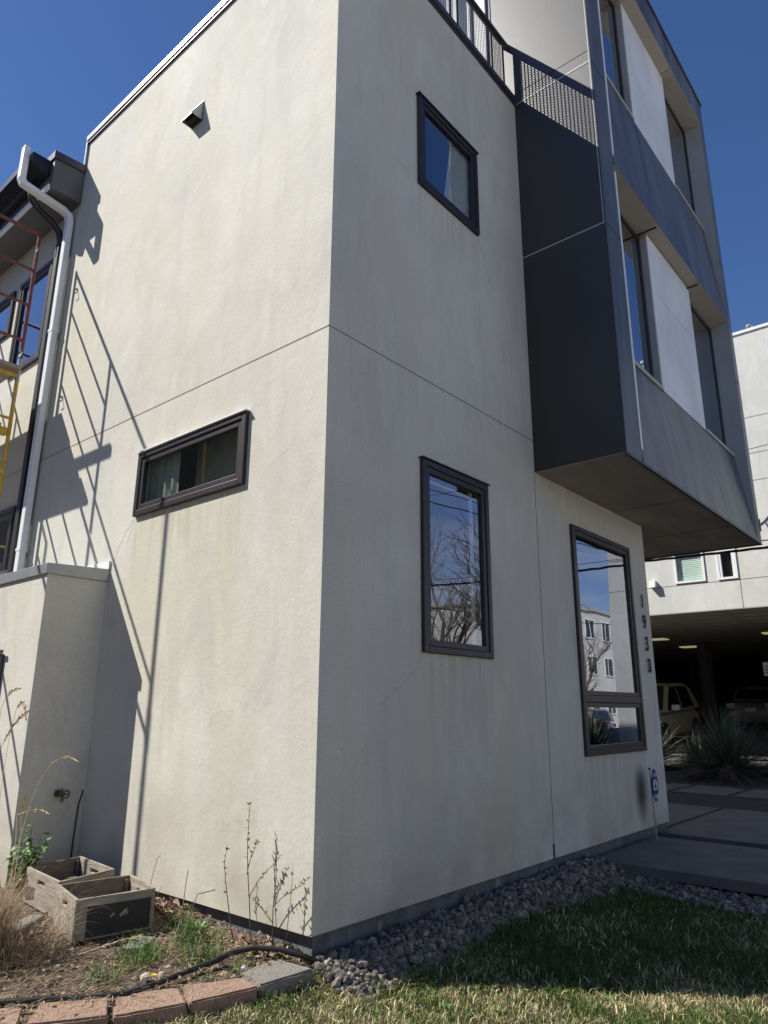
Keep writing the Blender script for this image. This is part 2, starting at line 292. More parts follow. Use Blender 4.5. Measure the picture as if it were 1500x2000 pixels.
mb.quad((0,D0,7.9),(0,D0,ZP),(2.975,D0,ZP),(2.975,D0,7.9)); mb.quad((0,13,.14),(5.8,13,.14),(5.8,13,7.9),(0,13,7.9))
mb.quad((.2,.2,7.95),(2.975,.2,7.95),(2.975,13,7.95),(.2,13,7.95)); mb.quad((.2,.2,7.95),(2.975,.2,7.95),(2.975,.2,ZP),(.2,.2,ZP)); mb.quad((.2,.2,7.95),(.2,D0,7.95),(.2,D0,ZP),(.2,.2,ZP))
mb.build('wall','stucco',H)
mb=MB(); mb.box(.045,5.77,.035,12.9,-.6,.139); mb.build('foundation','found',H)
# paint drips and bare patches on the foundation
mb=MB()
for (a,b,c,d) in ((.35,.36,.02,.05),(.62,.66,.0,.09),(.63,.64,-.03,.0),(.93,.945,.05,.10),(2.02,2.09,.06,.12),(2.0,2.04,.0,.06),(1.75,1.78,.03,.08),(.2,.215,.04,.1)): mb.box(a,b,.0315,.0365,c,d)
mb.build_each('foundation_chip','joint',H)
mb=MB(); mb.box(2.925,2.955,-.003,.01,.16,.26); mb.box(2.93,2.945,-.0035,.01,.13,.17); mb.build_each('wall_chip','seamdark',H)
# control joints
mb=MB(); ZJ=4.045
mb.box(-.0025,.01,.0,13,ZJ-.004,ZJ+.004); mb.box(-.0025,2.975,-.0025,.01,ZJ-.004,ZJ+.004); mb.box(2.945,2.953,-.0025,.01,.14,3.715)
mb.build('control_joint','joint',H)
# hairline cracks
def crack(pts,rad=.0016):
    q=[]; random.seed(int(abs(pts[0][0]*977+pts[0][2]*131)))
    for a,b in zip(pts[:-1],pts[1:]):
        a=Vector(a);b=Vector(b); n=5
        for i in range(n):
            p=a.lerp(b,i/n); k=.008
            q.append((p.x+(random.uniform(-k,k) if abs(a.x)>1e-3 or abs(b.x)>1e-3 else 0),p.y+(random.uniform(-k,k) if abs(a.x)<1e-3 and abs(b.x)<1e-3 else 0),p.z+random.uniform(-k,k)))
    q.append(pts[-1]); MB().tube(q,rad,4).build('crack','crack',H)
crack([(1.05,0,1.80),(1.0,0,1.68),(.8,0,1.55),(.6,0,1.42)],.0011); crack([(2.02,0,1.80),(2.14,0,1.68),(2.25,0,1.55)],.0012)
crack([(1.05,0,5.97),(.9,0,6.0),(.75,0,6.01)],.0014); crack([(2.04,0,5.95),(2.15,0,5.75),(2.28,0,5.45)],.0012)
crack([(0,2.39,3.02),(0,2.52,2.9),(0,2.6,2.78),(0,2.7,2.6)],.0013); crack([(0,2.39,3.0),(0,2.44,2.9),(0,2.47,2.8)],.001)
crack([(0,.45,3.75),(0,.42,3.6),(0,.47,3.45)],.0005); crack([(0,.60,3.1),(0,.5,3.15),(0,.35,3.2),(0,.3,3.28)],.0005)
# coping
mb=MB(); mb.box(-.035,.22,-.035,D0+.03,ZP,ZP+.075); mb.box(-.03,.1,D0-.0,D0+.035,7.9,ZP); mb.build('coping','metal',H,bevel=.006)
mb=MB(); mb.box(.222,2.974,-.035,.24,ZP,ZP+.075); mb.build('coping','metal_dark',H,bevel=.004)
mb=MB(); mb.box(-.022,.2,-.02,D0+.028,ZP-.03,ZP-.001); mb.box(.2,2.974,-.02,.2,ZP-.03,ZP-.001); mb.build('drip_edge','metal_dark',H)
# windows
w=window(H,'x',*W1,gm='glass_low',label='wide low brown-framed window in the sunny wall'); curtain(w,'x',.10,1.90,2.40,2.9,3.6,.010,.12).data.materials[0]=M['shade']; MB().box(.30,.305,.7,1.95,2.7,3.8).build('shade','shade_dark',w)
w=window(H,'y',*W2,label='tall brown-framed window left of the vertical joint')
mb=MB(); mb.box(1.8,1.815,.03,.045,1.88,3.22); mb.box(1.83,1.845,.03,.045,1.88,3.22); mb.box(1.15,1.93,.03,.05,3.17,3.19); mb.build('blind_track','white_metal',w)
w=window(H,'y',*W0,label='small square brown-framed window high in the shaded wall'); 
mb=MB()
for i in range(60):
    t=i/59; x=1.58+.44*t; lo=6.02+ (.0 if t>.2 else .0)
    mb.v.append((x-.06*(1-t),.05+.012*math.sin(i*1.1),6.0)); mb.v.append((x+.10*(1-t),.05+.012*math.sin(i*1.1+.3),6.9))
mb.f=[(2*i,2*i+2,2*i+3,2*i+1) for i in range(59)]; mb.build('curtain','curtain',w,smooth=True)
w=window(H,'y',*W3,split=1.50,label='tall two-part brown-framed window beside the house number')
for i,h in enumerate(NW):
    w=window(H,'x',*h,gm='glass_side',fw=.055,sash=.05,proud=.035,label=['tall brown-framed window left of the white downspout','small brown-framed window at the upper left edge','wide brown-framed window behind the scaffold'][i])
mb=MB()
for (hh,ax) in ((W1,'x'),): mb.box(-.05,.0,hh[0]-.01,hh[1]+.01,hh[3]+.001,hh[3]+.012)
mb.build('head_flashing','white_metal',H)
mb=MB(); mb.box(W2[0]-.02,W2[1]+.01,-.05,0,W2[3]+.001,W2[3]+.01); mb.box(W0[0]-.02,W0[1]+.01,-.05,0,W0[3]+.001,W0[3]+.01); mb.build_each('head_flashing','metal_dark',H)
# exhaust hood on the sunny wall: sheet-metal wedge, open below
hx,y0,y1=-.125,1.88,2.06; zt,zb=7.285,7.045
hood=MB()
hood.quad((0,y0,zt),(0,y1,zt),(hx,y1,zb+.012),(hx,y0,zb+.012)); hood.quad((0,y0,zt),(hx,y0,zb+.012),(hx,y0,zb),(0,y0,zb)); hood.quad((0,y1,zt),(hx,y1,zb+.012),(hx,y1,zb),(0,y1,zb))
hood.quad((hx,y0,zb+.012),(hx,y1,zb+.012),(hx,y1,zb),(hx,y0,zb))
ho=hood.build('vent_hood','cap',H); so_=ho.modifiers.new('t','SOLIDIFY'); so_.thickness=.004
MB().box(-.006,-.001,y0-.006,y1+.006,zb-.006,zt+.006).build('flange','eave',ho); MB().box(-.07,-.007,y0+.01,y1-.01,zb+.02,zb+.06).build('damper','seamdark',ho)
# ---- bay
BX,BE,BF=2.975,7.87,-.956; ZB,ZT=3.715,11.46; IY=-.79
bay=MB(); bay.box(BX,BE,-.55,9,ZB+.02,ZT-.02); by=bay.build('bay','panel_dark',H)
mb=MB(); mb.box(BX-.012,BX,BF+.002,.29,ZB,ZT); mb.build('side_panel','panel_side',by)
mb=MB(); mb.box(BX-.012,BX,1.75,9,8.0,ZT); mb.build('rear_panel','panel_side',by)
mb=MB()
for z in (6.205,8.29): mb.box(BX-.016,BX-.0125,BF+.01,(-.002 if z<8.3 else .28),z-.008,z+.008)
mb.box(BX-.0155,BX-.0125,BF+.012,BF+.022,6.2,ZT)
mb.build_each('seam','seam',by)
mb=MB(); mb.box(BX-.0145,BX-.0125,BF+.01,.28,8.44,8.445); mb.build_each('seam','seamdark',by)
# front frame strips
mb=MB(); mb.box(BX,3.35,BF,-.55,ZB,ZT); mb.box(7.68,BE,BF,-.55,ZB,ZT); mb.box(3.35,7.68,BF,-.55,10.95,ZT); mb.build_each('front_frame','panel_dark',by)
mb=MB(); mb.box(BX-.02,BE+.02,BF-.02,9.02,ZT+.001,ZT+.05); mb.build('roof_edge','metal_dark',by)
mb=MB()
for z in (6.205,8.29): mb.box(BX+.002,3.349,BF-.002,BF,z-.005,z+.005); mb.box(7.69,BE,BF-.002,BF,z-.005,z+.005)
mb.build_each('seam','seamdark',by)
mb=MB(); mb.box(3.345,3.385,BF-.006,BF+.03,3.84,7.08); mb.box(3.345,3.385,BF-.006,BF+.03,7.31,10.94); mb.build_each('edge_trim','white_metal',by)
mb=MB(); mb.box(7.672,7.68,BF+.004,-.55,ZB+.01,10.95); mb.box(4.735,4.75,IY+.01,-.55,5.06,7.16); mb.box(4.735,4.75,IY+.01,-.55,8.96,10.95); mb.build_each('reveal','reveal',by)
xs=[3.386,4.665,6.26,7.671]
for (zt_,zb_) in ((5.0,ZB),(8.9,7.2)):
    for a,b in zip(xs[:-1],xs[1:]):
        g=.004
        mb=MB(); mb.prism([(a+g,IY,zt_),(a+g,BF,zb_),(a+g,-.56,zb_+.004),(a+g,-.56,zt_)],(b-a-2*g,0,0)); o=mb.build('spandrel','panel_dark',by); recalc(o)
        mb=MB(); mb.box(b-g,b+g,-.77,-.56,zb_+.01,zt_-.01)
    MB().box(xs[0],7.671,-.775,-.56,zb_+.03,zt_-.03).build('spandrel_backing','seamdark',by)
for z in (5.0,8.9):
    mb=MB(); mb.box(3.386,4.735,IY-.015,-.56,z+.002,z+.05); mb.box(6.36,7.671,IY-.015,-.56,z+.002,z+.05); mb.build_each('sill','beige',by)
for (za,zc) in ((5.02,7.16),(8.92,10.95)):
    mb=MB(); zs=za+(1.35)
    mb.box(4.751,6.35,IY,-.56,za,zs-.004); mb.box(4.751,6.35,IY,-.56,zs+.004,zc); mb.box(4.76,6.34,IY+.006,-.57,zs-.01,zs+.01); mb.build('infill_panel','panel_light',by)
mb=MB(); mb.prism([(3.386,BF+.002,7.197),(3.386,-.56,7.15),(3.386,-.56,7.19),(3.386,BF+.002,7.199)],(7.671-3.386,0,0)); recalc(mb.build('soffit','beige',by))
mb=MB(); mb.box(3.386,7.671,BF+.001,-.56,10.938,10.949); mb.build('soffit','beige',by)
mb=MB()
for x in (4.665,6.26): mb.box(x-.003,x+.003,BF+.01,-.6,7.13,7.155); mb.box(x-.003,x+.003,BF+.01,-.6,10.934,10.9385)
mb.build_each('seam','seamdark',by)
mb=MB(); mb.box(BX+.004,BE-.002,BF+.004,9,ZB-.012,ZB-.001); mb.build('underside','soffit',by)
mb=MB(); mb.box(BX-.012,BE+.004,BF-.006,BF+.02,ZB-.03,ZB-.013); mb.box(BE-.02,BE+.006,BF+.021,9,ZB-.03,ZB-.013); mb.build('drip_edge','metal_dark',by)
mb=MB()
for y in (-.35,.9,2.2): mb.box(BX+.02,BE-.03,y-.003,y+.003,ZB-.0145,ZB-.0125) if y>0 else None
mb.box(4.9-.003,4.9+.003,BF+.03,8.9,ZB-.0145,ZB-.0125); mb.box(6.5,6.506,BF+.03,8.9,ZB-.0145,ZB-.0125)
mb.build_each('seam','seamdark',by)
for (a,b) in ((3.387,4.733),(6.352,7.669)):
    for (e,g) in ((5.052,7.15),(8.952,10.93)):
        fr=MB(); ring(fr,'y',-.705,-.56,a,b,e,g,.05); fo=fr.build('window','frame',H,bevel=.004); gl=MB(); gl.quad((a+.045,-.69,e+.045),(b-.045,-.69,e+.045),(b-.045,-.69,g-.045),(a+.045,-.69,g-.045)); gl.build('pane','glass',fo)
        rb=MB(); rb.quad((a,-.562,e),(b,-.562,e),(b,-.562,g),(a,-.562,g)); rb.build('interior_shade','room',fo)
# flagpole bracket at the bay's far lower corner
mb=MB(); mb.obox((7.885,-.94,3.98),(.012,0,0),(0,.03,0),(0,0,.09)); mb.tube([(7.9,-.94,3.97),(8.02,-1.0,4.05),(8.2,-1.09,4.20)],[.02,.022,.03]); mb.tube([(8.05,-1.0,4.07),(8.12,-1.02,3.99)],.012); mb.build('flagpole_bracket','steel',H)
# terrace door and glazing in the upper volume
mb=MB(); mb.box(BX-.02,BX-.0125,.272,.325,8.0,ZT); mb.build('corner_trim','metal_dark',H)
mb=MB(); mb.box(BX-.05,BX,.33,.49,7.95,11.2); mb.box(BX-.05,BX,.56,.60,7.95,11.2); mb.box(BX-.05,BX,1.2,1.30,7.95,11.2); mb.box(BX-.05,BX,.49,1.75,11.1,11.3); mb.build_each('door_frame','white_metal',H)
mb=MB(); mb.quad((BX-.02,.49,7.95),(BX-.02,1.75,7.95),(BX-.02,1.75,11.1),(BX-.02,.49,11.1)); mb.build('glass_door','glass',H)
# terrace mesh railing
RY=.08; rail=MB(); rail.box(.02,BX-.013,RY-.03,RY+.03,9.21,9.26); ra=rail.build('railing','metal_dark',H)
mb=MB()
for x in (.02,.9,1.72,1.86,2.83): mb.box(x,x+.045,RY-.02,RY+.02,ZP+.076,9.209)
mb.build_each('railing_post','metal_dark',ra)
mb=MB()
for a,b in ((.066,1.719),(1.906,2.829)):
    mb.box(a,b,RY-.012,RY+.012,8.43,8.455); mb.box(a,b,RY-.012,RY+.012,9.17,9.195)
    x=a+.02
    while x<b-.005: mb.add([(x-.0065,RY-.004,8.456),(x+.0065,RY-.004,8.456),(x+.0065,RY-.004,9.169),(x-.0065,RY-.004,9.169)],[(0,1,2,3)]); x+=.034
    z=8.47
    while z<9.165: mb.add([(a,RY,z-.006),(b,RY,z-.006),(b,RY,z+.006),(a,RY,z+.006)],[(0,1,2,3)]); z+=.036
mb.build('mesh_infill','metal_dark',ra)
# house number
def text3d(body,size,ext,loc,rot,mt,name,parent=None,sx=1,bold=0):
    cu=D.curves.new(name,'FONT'); cu.body=body; cu.size=size; cu.extrude=ext; cu.offset=bold; cu.align_x='CENTER'; cu.resolution_u=4
    t=D.objects.new('tmp',cu); COL.objects.link(t); dg=bpy.context.evaluated_depsgraph_get(); me=D.meshes.new_from_object(t.evaluated_get(dg)); D.objects.remove(t)
    me.materials.clear(); me.materials.append(M[mt]); o=D.objects.new(name,me); COL.objects.link(o); o.location=loc; o.rotation_euler=rot; o.scale=(sx,1,1)
    if parent: o.parent=parent
    return o
for ch,x,z in (('1',5.535,2.61),('9',5.55,2.355),('3',5.565,2.09),('0',5.585,1.83)):
    text3d(ch,.245,.004,(x,-.022,z),(R(90),0,0),'seamdark','house_number',H,.72,.0015)
    mb=MB(); mb.box(x-.01,x+.01,-.018,.0,z+.03,z+.04); mb.box(x-.01,x+.01,-.018,0,z+.13,z+.14); mb.build_each('number_standoff','steel',H)
# ---- projecting pier with metal cap
PX,PY,PT=-.543,2.74,2.48
mb=MB(); mb.box(PX,-.001,PY,9,.02,PT); mb.build('pier','stucco',H)
mb=MB(); mb.prism([(PX-.02,PY-.02,PT+.001),(PX-.02,PY-.02,PT+.09),(-.001,PY-.02,PT+.115),(-.001,PY-.02,PT+.001)],(0,6.3,0)); recalc(mb.build('pier_cap','cap',H,bevel=.004))
MB().box(-.018,-.001,PY-.02,9,PT+.117,PT+.19).build('wall_flashing','white_metal',H)
mb=MB(); mb.box(PX-.03,PX,3.36,3.75,1.0,1.84); mb.build('utility_box','metal_dark',H,bevel=.01)
MB().box(PX-.045,PX-.03,3.33,3.78,1.84,1.87).build('utility_box_lid','metal_dark',H)
# hose bib + cable
hb=MB(); hb.tube([(-.23,PY,.72),(-.23,PY-.02,.72)],.03,12); hb.tube([(-.23,PY-.02,.72),(-.23,PY-.09,.715)],.014); hb.tube([(-.23,PY-.09,.74),(-.23,PY-.09,.66)],.013); hb.tube([(-.23,PY-.075,.72),(-.23,PY-.075,.765)],.007); b=hb.build('hose_bib','brass',H,smooth=False)
wh=MB(); c0=Vector((-.215,PY-.115,.72)); wh.tube([c0+Vector((math.cos(t)*.028,0,math.sin(t)*.028)) for t in [i*math.pi/6 for i in range(13)]],.006,6); wh.tube([c0+Vector((-.028,0,0)),c0+Vector((.028,0,0))],.005,6); wh.tube([c0,c0+Vector((0,.03,0))],.008,6); wh.build('handwheel','brass',b)
MB().tube([(-.015,PY+.004,.73),(-.025,PY-.012,.70),(-.045,PY-.012,.62),(-.052,PY-.012,.5),(-.058,PY-.012,.32),(-.06,PY-.015,.1)],.006,6).build('cable','pipe_black',H,smooth=True)
# ---- lower eave, gutter, downspouts
EX=-.375
mb=MB(); mb.box(EX,-.002,D0+.0,13,7.385,7.86); mb.build('eave','eave',H)
mb=MB(); mb.prism([(EX-.02,D0-.02,7.80),(EX-.02,D0-.02,7.90),(.03,D0-.02,7.935),(.03,D0-.02,7.83)],(0,8.5,0)); recalc(mb.build('roof_edge','metal_dark',H))
MB().box(EX-.028,EX-.001,D0+.03,13,7.370,7.440).build('fascia_trim','white_metal',H)
gu=MB(); gu.prism([(EX-.002,D0+.09,7.80),(EX-.002,D0+.09,7.60),(EX-.10,D0+.09,7.60),(EX-.225,D0+.09,7.71),(EX-.225,D0+.09,7.80),(EX-.21,D0+.09,7.80),(EX-.21,D0+.09,7.72),(EX-.10,D0+.09,7.62),(EX-.02,D0+.09,7.62),(EX-.02,D0+.09,7.80)],(0,8.4,0))
gu.prism([(EX-.002,D0+.085,7.80),(EX-.002,D0+.085,7.60),(EX-.10,D0+.085,7.60),(EX-.225,D0+.085,7.71),(EX-.225,D0+.085,7.80)],(0,.006,0)); recalc(gu.build('gutter','gutter',H))
def rectpipe(mb,pts,hw,hd,up):
    n=len(pts); P=[Vector(p) for p in pts]; vs=[]; side=Vector(up)
    for i,p in enumerate(P):
        d1=(P[i]-P[i-1]).normalized() if i else (P[1]-P[0]).normalized(); d2=(P[i+1]-P[i]).normalized() if i<n-1 else d1
        d=(d1+d2).normalized(); k=1/max(.4,d.dot(d1)); nn=d.cross(side).normalized()*k
        for a,b in ((-1,-1),(1,-1),(1,1),(-1,1)): vs.append(p+side*hw*a+nn*hd*b)
    fs=[]
    for i in range(n-1):
        for k in range(4): fs.append((i*4+k,i*4+(k+1)%4,(i+1)*4+(k+1)%4,(i+1)*4+k))
    fs+=[(0,1,2,3),((n-1)*4+3,(n-1)*4+2,(n-1)*4+1,(n-1)*4)]; mb.add(vs,fs); return mb
yd=4.53
dn=MB(); rectpipe(dn,[(-.64,4.63,7.90),(-.64,4.63,7.45),(-.615,4.62,7.39),(-.15,4.56,7.27),(-.085,yd,7.21),(-.065,yd,7.13),(-.065,yd,2.62)],.048,.036,(0,1,0)); recalc(dn.build('downspout','white_metal',H,bevel=.01))
mb=MB(); mb.box(-.105,-.02,yd-.055,yd+.055,5.62,5.66); mb.box(-.105,-.02,yd-.055,yd+.055,3.0,3.03); mb.build_each('pipe_strap','white_metal',H)
bp=MB(); bp.tube([(-.46,4.78,7.60),(-.46,4.78,7.46),(-.44,4.775,7.36),(-.36,4.765,7.27),(-.2,4.74,7.17),(-.10,4.72,7.08),(-.06,4.71,6.95),(-.055,4.71,6.7)],.042,12); bp.build('downspout_elbow','pipe_black',H,smooth=True)
bp=MB(); bp.box(-.095,-.012,4.66,4.75,2.6,6.9); bp.build('downspout','pipe_black',H)
MB().box(-.02,-.002,4.76,4.80,2.6,6.95).build('corner_strip','metal_dark',H)
#@@SCAFFOLD
# ================================================================ SCAFFOLD
SY=4.68; XI,XM,XO=-.32,-1.20,-2.24
sc=empty('scaffold',(XI,SY,0),label='tubular scaffold with red upper frame on yellow lower frame by the left wall',cat='scaffold')
def sob(mb,name,m,**k):
    o=mb.build(name,m,sc,smooth=k.get('smooth',False)); o.matrix_parent_inverse=Matrix.Translation(Vector((-XI,-SY,0))); return o
def frame(y,z0,z1,m,rungs,first=False):
    mb=MB(); low=z0<2; zi=2.66 if low else z0; xr=XM if low else XI
    mb.tube([(XI,y,zi),(XI,y,z1)],.021,10); mb.tube([(XO,y,z0),(XO,y,z1)],.021,10); mb.tube([(XI,y,z1-.02),(XO,y,z1-.02)],.021,10); 
    mb.tube([(XM,y,z0+.02),(XM,y,z1-.02)],.019,10)
    sob(mb,'frame',m)
    for z in rungs:
        mb=MB(); mb.tube([(XM,y,z),((XO if low else XI),y,z)],.017,8); sob(mb,'rung',m)
    mb=MB(); mb.tube([(XM,y,z0+.35),(XO,y,z0+.35)],.017,8); sob(mb,'stretcher',m)
for y in (SY,6.9):
    frame(y,5.06,6.90,'red',(6.38,5.92,5.46))
    frame(y,3.15,5.03,'yellow',(4.49,4.0,3.5))
    frame(y,1.25,3.12,'yellow',(2.6,2.1,1.6)); 
    mb=MB()
    for x in (XM,XO): mb.tube([(x,y,.06),(x,y,1.3)],.018,8); mb.box(x-.08,x+.08,y-.08,y+.08,.02,.06)
    mb.box(XI-.06,XI+.06,y-.06,y+.06,2.60,2.66)
    sob(mb,'screw_jack','steel')
mb=MB()
for z in (5.06,3.14): 
    for y in (SY,6.9): mb.tube([(XI,y,z-.12),(XI,y,z+.16)],.0245,8); mb.tube([(XO,y,z-.12),(XO,y,z+.16)],.0245,8)
for z in (6.62,5.25,4.7,3.0): mb.tube([(XI-.01,SY-.02,z),(XI-.02,SY-.08,z+.02),(XI-.05,SY-.10,z-.05),(XI-.03,SY-.06,z-.09)],.006,6); mb.tube([(XI,SY,z+.06),(XI-.04,SY-.06,z+.07)],.01,6)
for o_ in mb.build_each('coupling','steel',sc): o_.matrix_parent_inverse=Matrix.Translation(Vector((-XI,-SY,0)))
mb=MB(); mb.box(XI-.10,XI-.03,SY-.04,SY+.04,4.28,4.36); mb.box(XI-.12,XI-.10,SY-.035,SY+.035,4.26,4.40); sob(mb,'guardrail_bracket','yellow')
def plank(x0,x1,y0,y1,z,label):
    mb=MB(); mb.box(-(x1-x0)/2,(x1-x0)/2,-(y1-y0)/2,(y1-y0)/2,-.022,.022); o=mb.build('scaffold_plank','plank',None,bevel=.004,loc=((x0+x1)/2,(y0+y1)/2,z)); return tag(o,label,'plank','planks on the scaffold')
plank(-.58,-.33,4.58,7.1,5.075,'weathered scaffold plank on yellow frame, the one nearest the wall')
plank(-.84,-.59,4.60,7.1,5.075,'weathered scaffold plank on yellow frame, middle of the deck')
plank(-1.02,-.85,4.57,7.1,5.075,'weathered scaffold plank on yellow frame, outer edge of the deck')
mb=MB(); mb.box(-.02,.02,-1.2,1.2,-.05,.05); tag(mb.build('toe_board','plank',None,loc=(-1.24,5.72,5.93)),'upright board fixed outside the red scaffold frame','board')
# ================================================================ GROUND
def sstep(a,b,x):
    t=max(0,min(1,(x-a)/(b-a))); return t*t*(3-2*t)
def hlawn(x,y):
    d=max(0,-y) if x>0 else math.hypot(x,y) if y>0 else max(0,-y)
    return .055*sstep(.25,-.45,x)*1+.01*max(-3,min(x,4))-.095*sstep(0,.45,-y if x>0 else -y-.35*x+.1)-.028*min(max(0,-y),3)+.006*noise.noise((x*1.3,y*1.3,0))
def hgrav(x,y):
    t=sstep(.05,gw(x)+.05,-y); return (1-t)*(.004+.011*x)+t*hlawn(x,y)
def gw(x): return .33+.04*math.sin(x*3)+.12*sstep(2.2,3.2,x)
def sheet(name,x0,x1,y0,y1,nx,ny,hf,m,keep=None,kind='structure'):
    mb=MB(); idx={}
    for i in range(nx+1):
        for j in range(ny+1):
            x=x0+(x1-x0)*i/nx; y=y0+(y1-y0)*j/ny; idx[i,j]=len(mb.v); mb.v.append((x,y,hf(x,y)))
    for i in range(nx):
        for j in range(ny):
            cx=x0+(x1-x0)*(i+.5)/nx; cy=y0+(y1-y0)*(j+.5)/ny
            if keep and not keep(cx,cy): continue
            mb.f.append((idx[i,j],idx[i+1,j],idx[i+1,j+1],idx[i,j+1]))
    o=mb.build(name,m,smooth=True); tag(o,kind=kind); return o
MB().quad((-300,-300,-.35),(300,-300,-.35),(300,300,-.35),(-300,300,-.35)).build('ground','ground')['kind']='structure'
BL=[(-4.5,2.5),(-1.9,.74),(-1.43,.34),(-1.12,.14),(-.8,.0),(-.44,-.09),(-.11,-.13),(.0,-.05)]
def edgeY(x):
    for a,b in zip(BL[:-1],BL[1:]):
        if a[0]<=x<=b[0]: return a[1]+(b[1]-a[1])*(x-a[0])/(b[0]-a[0])
    return BL[0][1] if x<BL[0][0] else -.05
def gw(x): return .33+.04*math.sin(x*3)+.12*sstep(2.2,3.2,x)
def zbed(x,y): return -.01+.045*sstep(-.1,.7,y-edgeY(x))+.04*sstep(.7,1.4,y-edgeY(x))
def inlawn(x,y):
    if x<0: return y<edgeY(x)+.02
    return y<-gw(x)+.02*math.sin(x*17) and x<3.18
sheet('lawn',-6.5,3.2,-8,3.2,110,120,hlawn,'lawn',lambda x,y:inlawn(x,y-.04))
sheet('gravel_bed',.03,3.75,-8,.05,60,110,lambda x,y:(hgrav(x,y)-.012 if x<3.1 else hlawn(x,y)-.004),'gravelbase',lambda x,y: y>-gw(x)-.03 or x>3.14)
sheet('planting_bed',-7,.06,-.3,6,90,80,lambda x,y:zbed(x,y)+.018*noise.noise((x*5,y*5,0))+.012*noise.noise((x*14,y*14,3)),'soil',lambda x,y:y>edgeY(x)+.06)
def slab(x0,x1,y0,y1,z,th=.09,bev=.008):
    o=MB().box(x0,x1,y0,y1,z-th,z).build('path_slab','concrete',bevel=bev); o['kind']='structure'; return o
sheet('mulch_bed',3.7,14,-8,8,70,60,lambda x,y:-.02+.01*(x-3.7)+ (.10*sstep(11.3,12.2,x)) +.02*noise.noise((x*3,y*3,1)),'mulch',lambda x,y:not(x<5.8 and y>.04))
slab(3.60,5.24,-7.9,-.03,.05); slab(5.50,8.15,-7.9,.05,.055); slab(5.83,8.15,.11,7,.058,)
slab(9.80,11.20,.50,1.36,.06); slab(9.80,11.20,1.47,3.4,.06); slab(9.80,11.20,-2.2,.40,.06)
# road behind the photographer, kerb and pavement
MB().quad((-200,-17,-.16),(200,-17,-.16),(200,-9.5,-.16),(-200,-9.5,-.16)).build('road','asphalt')['kind']='structure'
MB().box(-200,200,-9.5,-8,-.3,-.02).build('pavement','concrete')['kind']='structure'
#@@GRAVEL
def stones(region,n,rmin,rmax,hf,name,label):
    mb=MB(); ico=[]; t=(1+5**.5)/2
    base=[Vector(v).normalized() for v in ((-1,t,0),(1,t,0),(-1,-t,0),(1,-t,0),(0,-1,t),(0,1,t),(0,-1,-t),(0,1,-t),(t,0,-1),(t,0,1),(-t,0,-1),(-t,0,1))]
    F=[(0,11,5),(0,5,1),(0,1,7),(0,7,10),(0,10,11),(1,5,9),(5,11,4),(11,10,2),(10,7,6),(7,1,8),(3,9,4),(3,4,2),(3,2,6),(3,6,8),(3,8,9),(4,9,5),(2,4,11),(6,2,10),(8,6,7),(9,8,1)]
    for i in range(n):
        x,y=region(); rr=random.uniform(rmin,rmax)*random.choice((.45,.6,.8,1,1,1.35)); z=hf(x,y)+random.uniform(-.3,.9)*rr
        q=Matrix.Rotation(random.random()*6.28,3,Vector((random.gauss(0,1),random.gauss(0,1),random.gauss(0,1))).normalized()); sx,sy,sz=rr*random.uniform(.8,1.3),rr*random.uniform(.6,1),rr*random.uniform(.45,.85)
        vs=[]
        for b in base:
            k=random.uniform(.8,1.15); p=q@Vector((b.x*sx*k,b.y*sy*k,b.z*sz*k)); vs.append((x+p.x,y+p.y,z+p.z))
        mb.add(vs,F,random.random())
    return tag(mb.build(name,'stone'),label,kind='stuff')
def rg():
    while True:
        x=random.uniform(.02,3.66); y=random.uniform(-3.6,0)
        if y>-gw(x)-.03 and y<.03: return x,y
def rg2():
    return random.uniform(3.14,3.64),random.uniform(-2.8,-.3)
def rg3():
    a=random.uniform(-.06,.42); return .02+a,-random.uniform(.03,.42)*(1-.1*a)
random.seed(3)
stones(rg,6200,.016,.028,hgrav,'gravel','grey angular gravel strip along the foundation')
stones(rg2,3600,.016,.028,lambda x,y:hlawn(x,y)+.012,'gravel','grey gravel strip in front of the concrete path')
stones(rg3,800,.014,.026,lambda x,y:hgrav(x,y)+.0,'gravel','pale gravel at the sunlit corner')
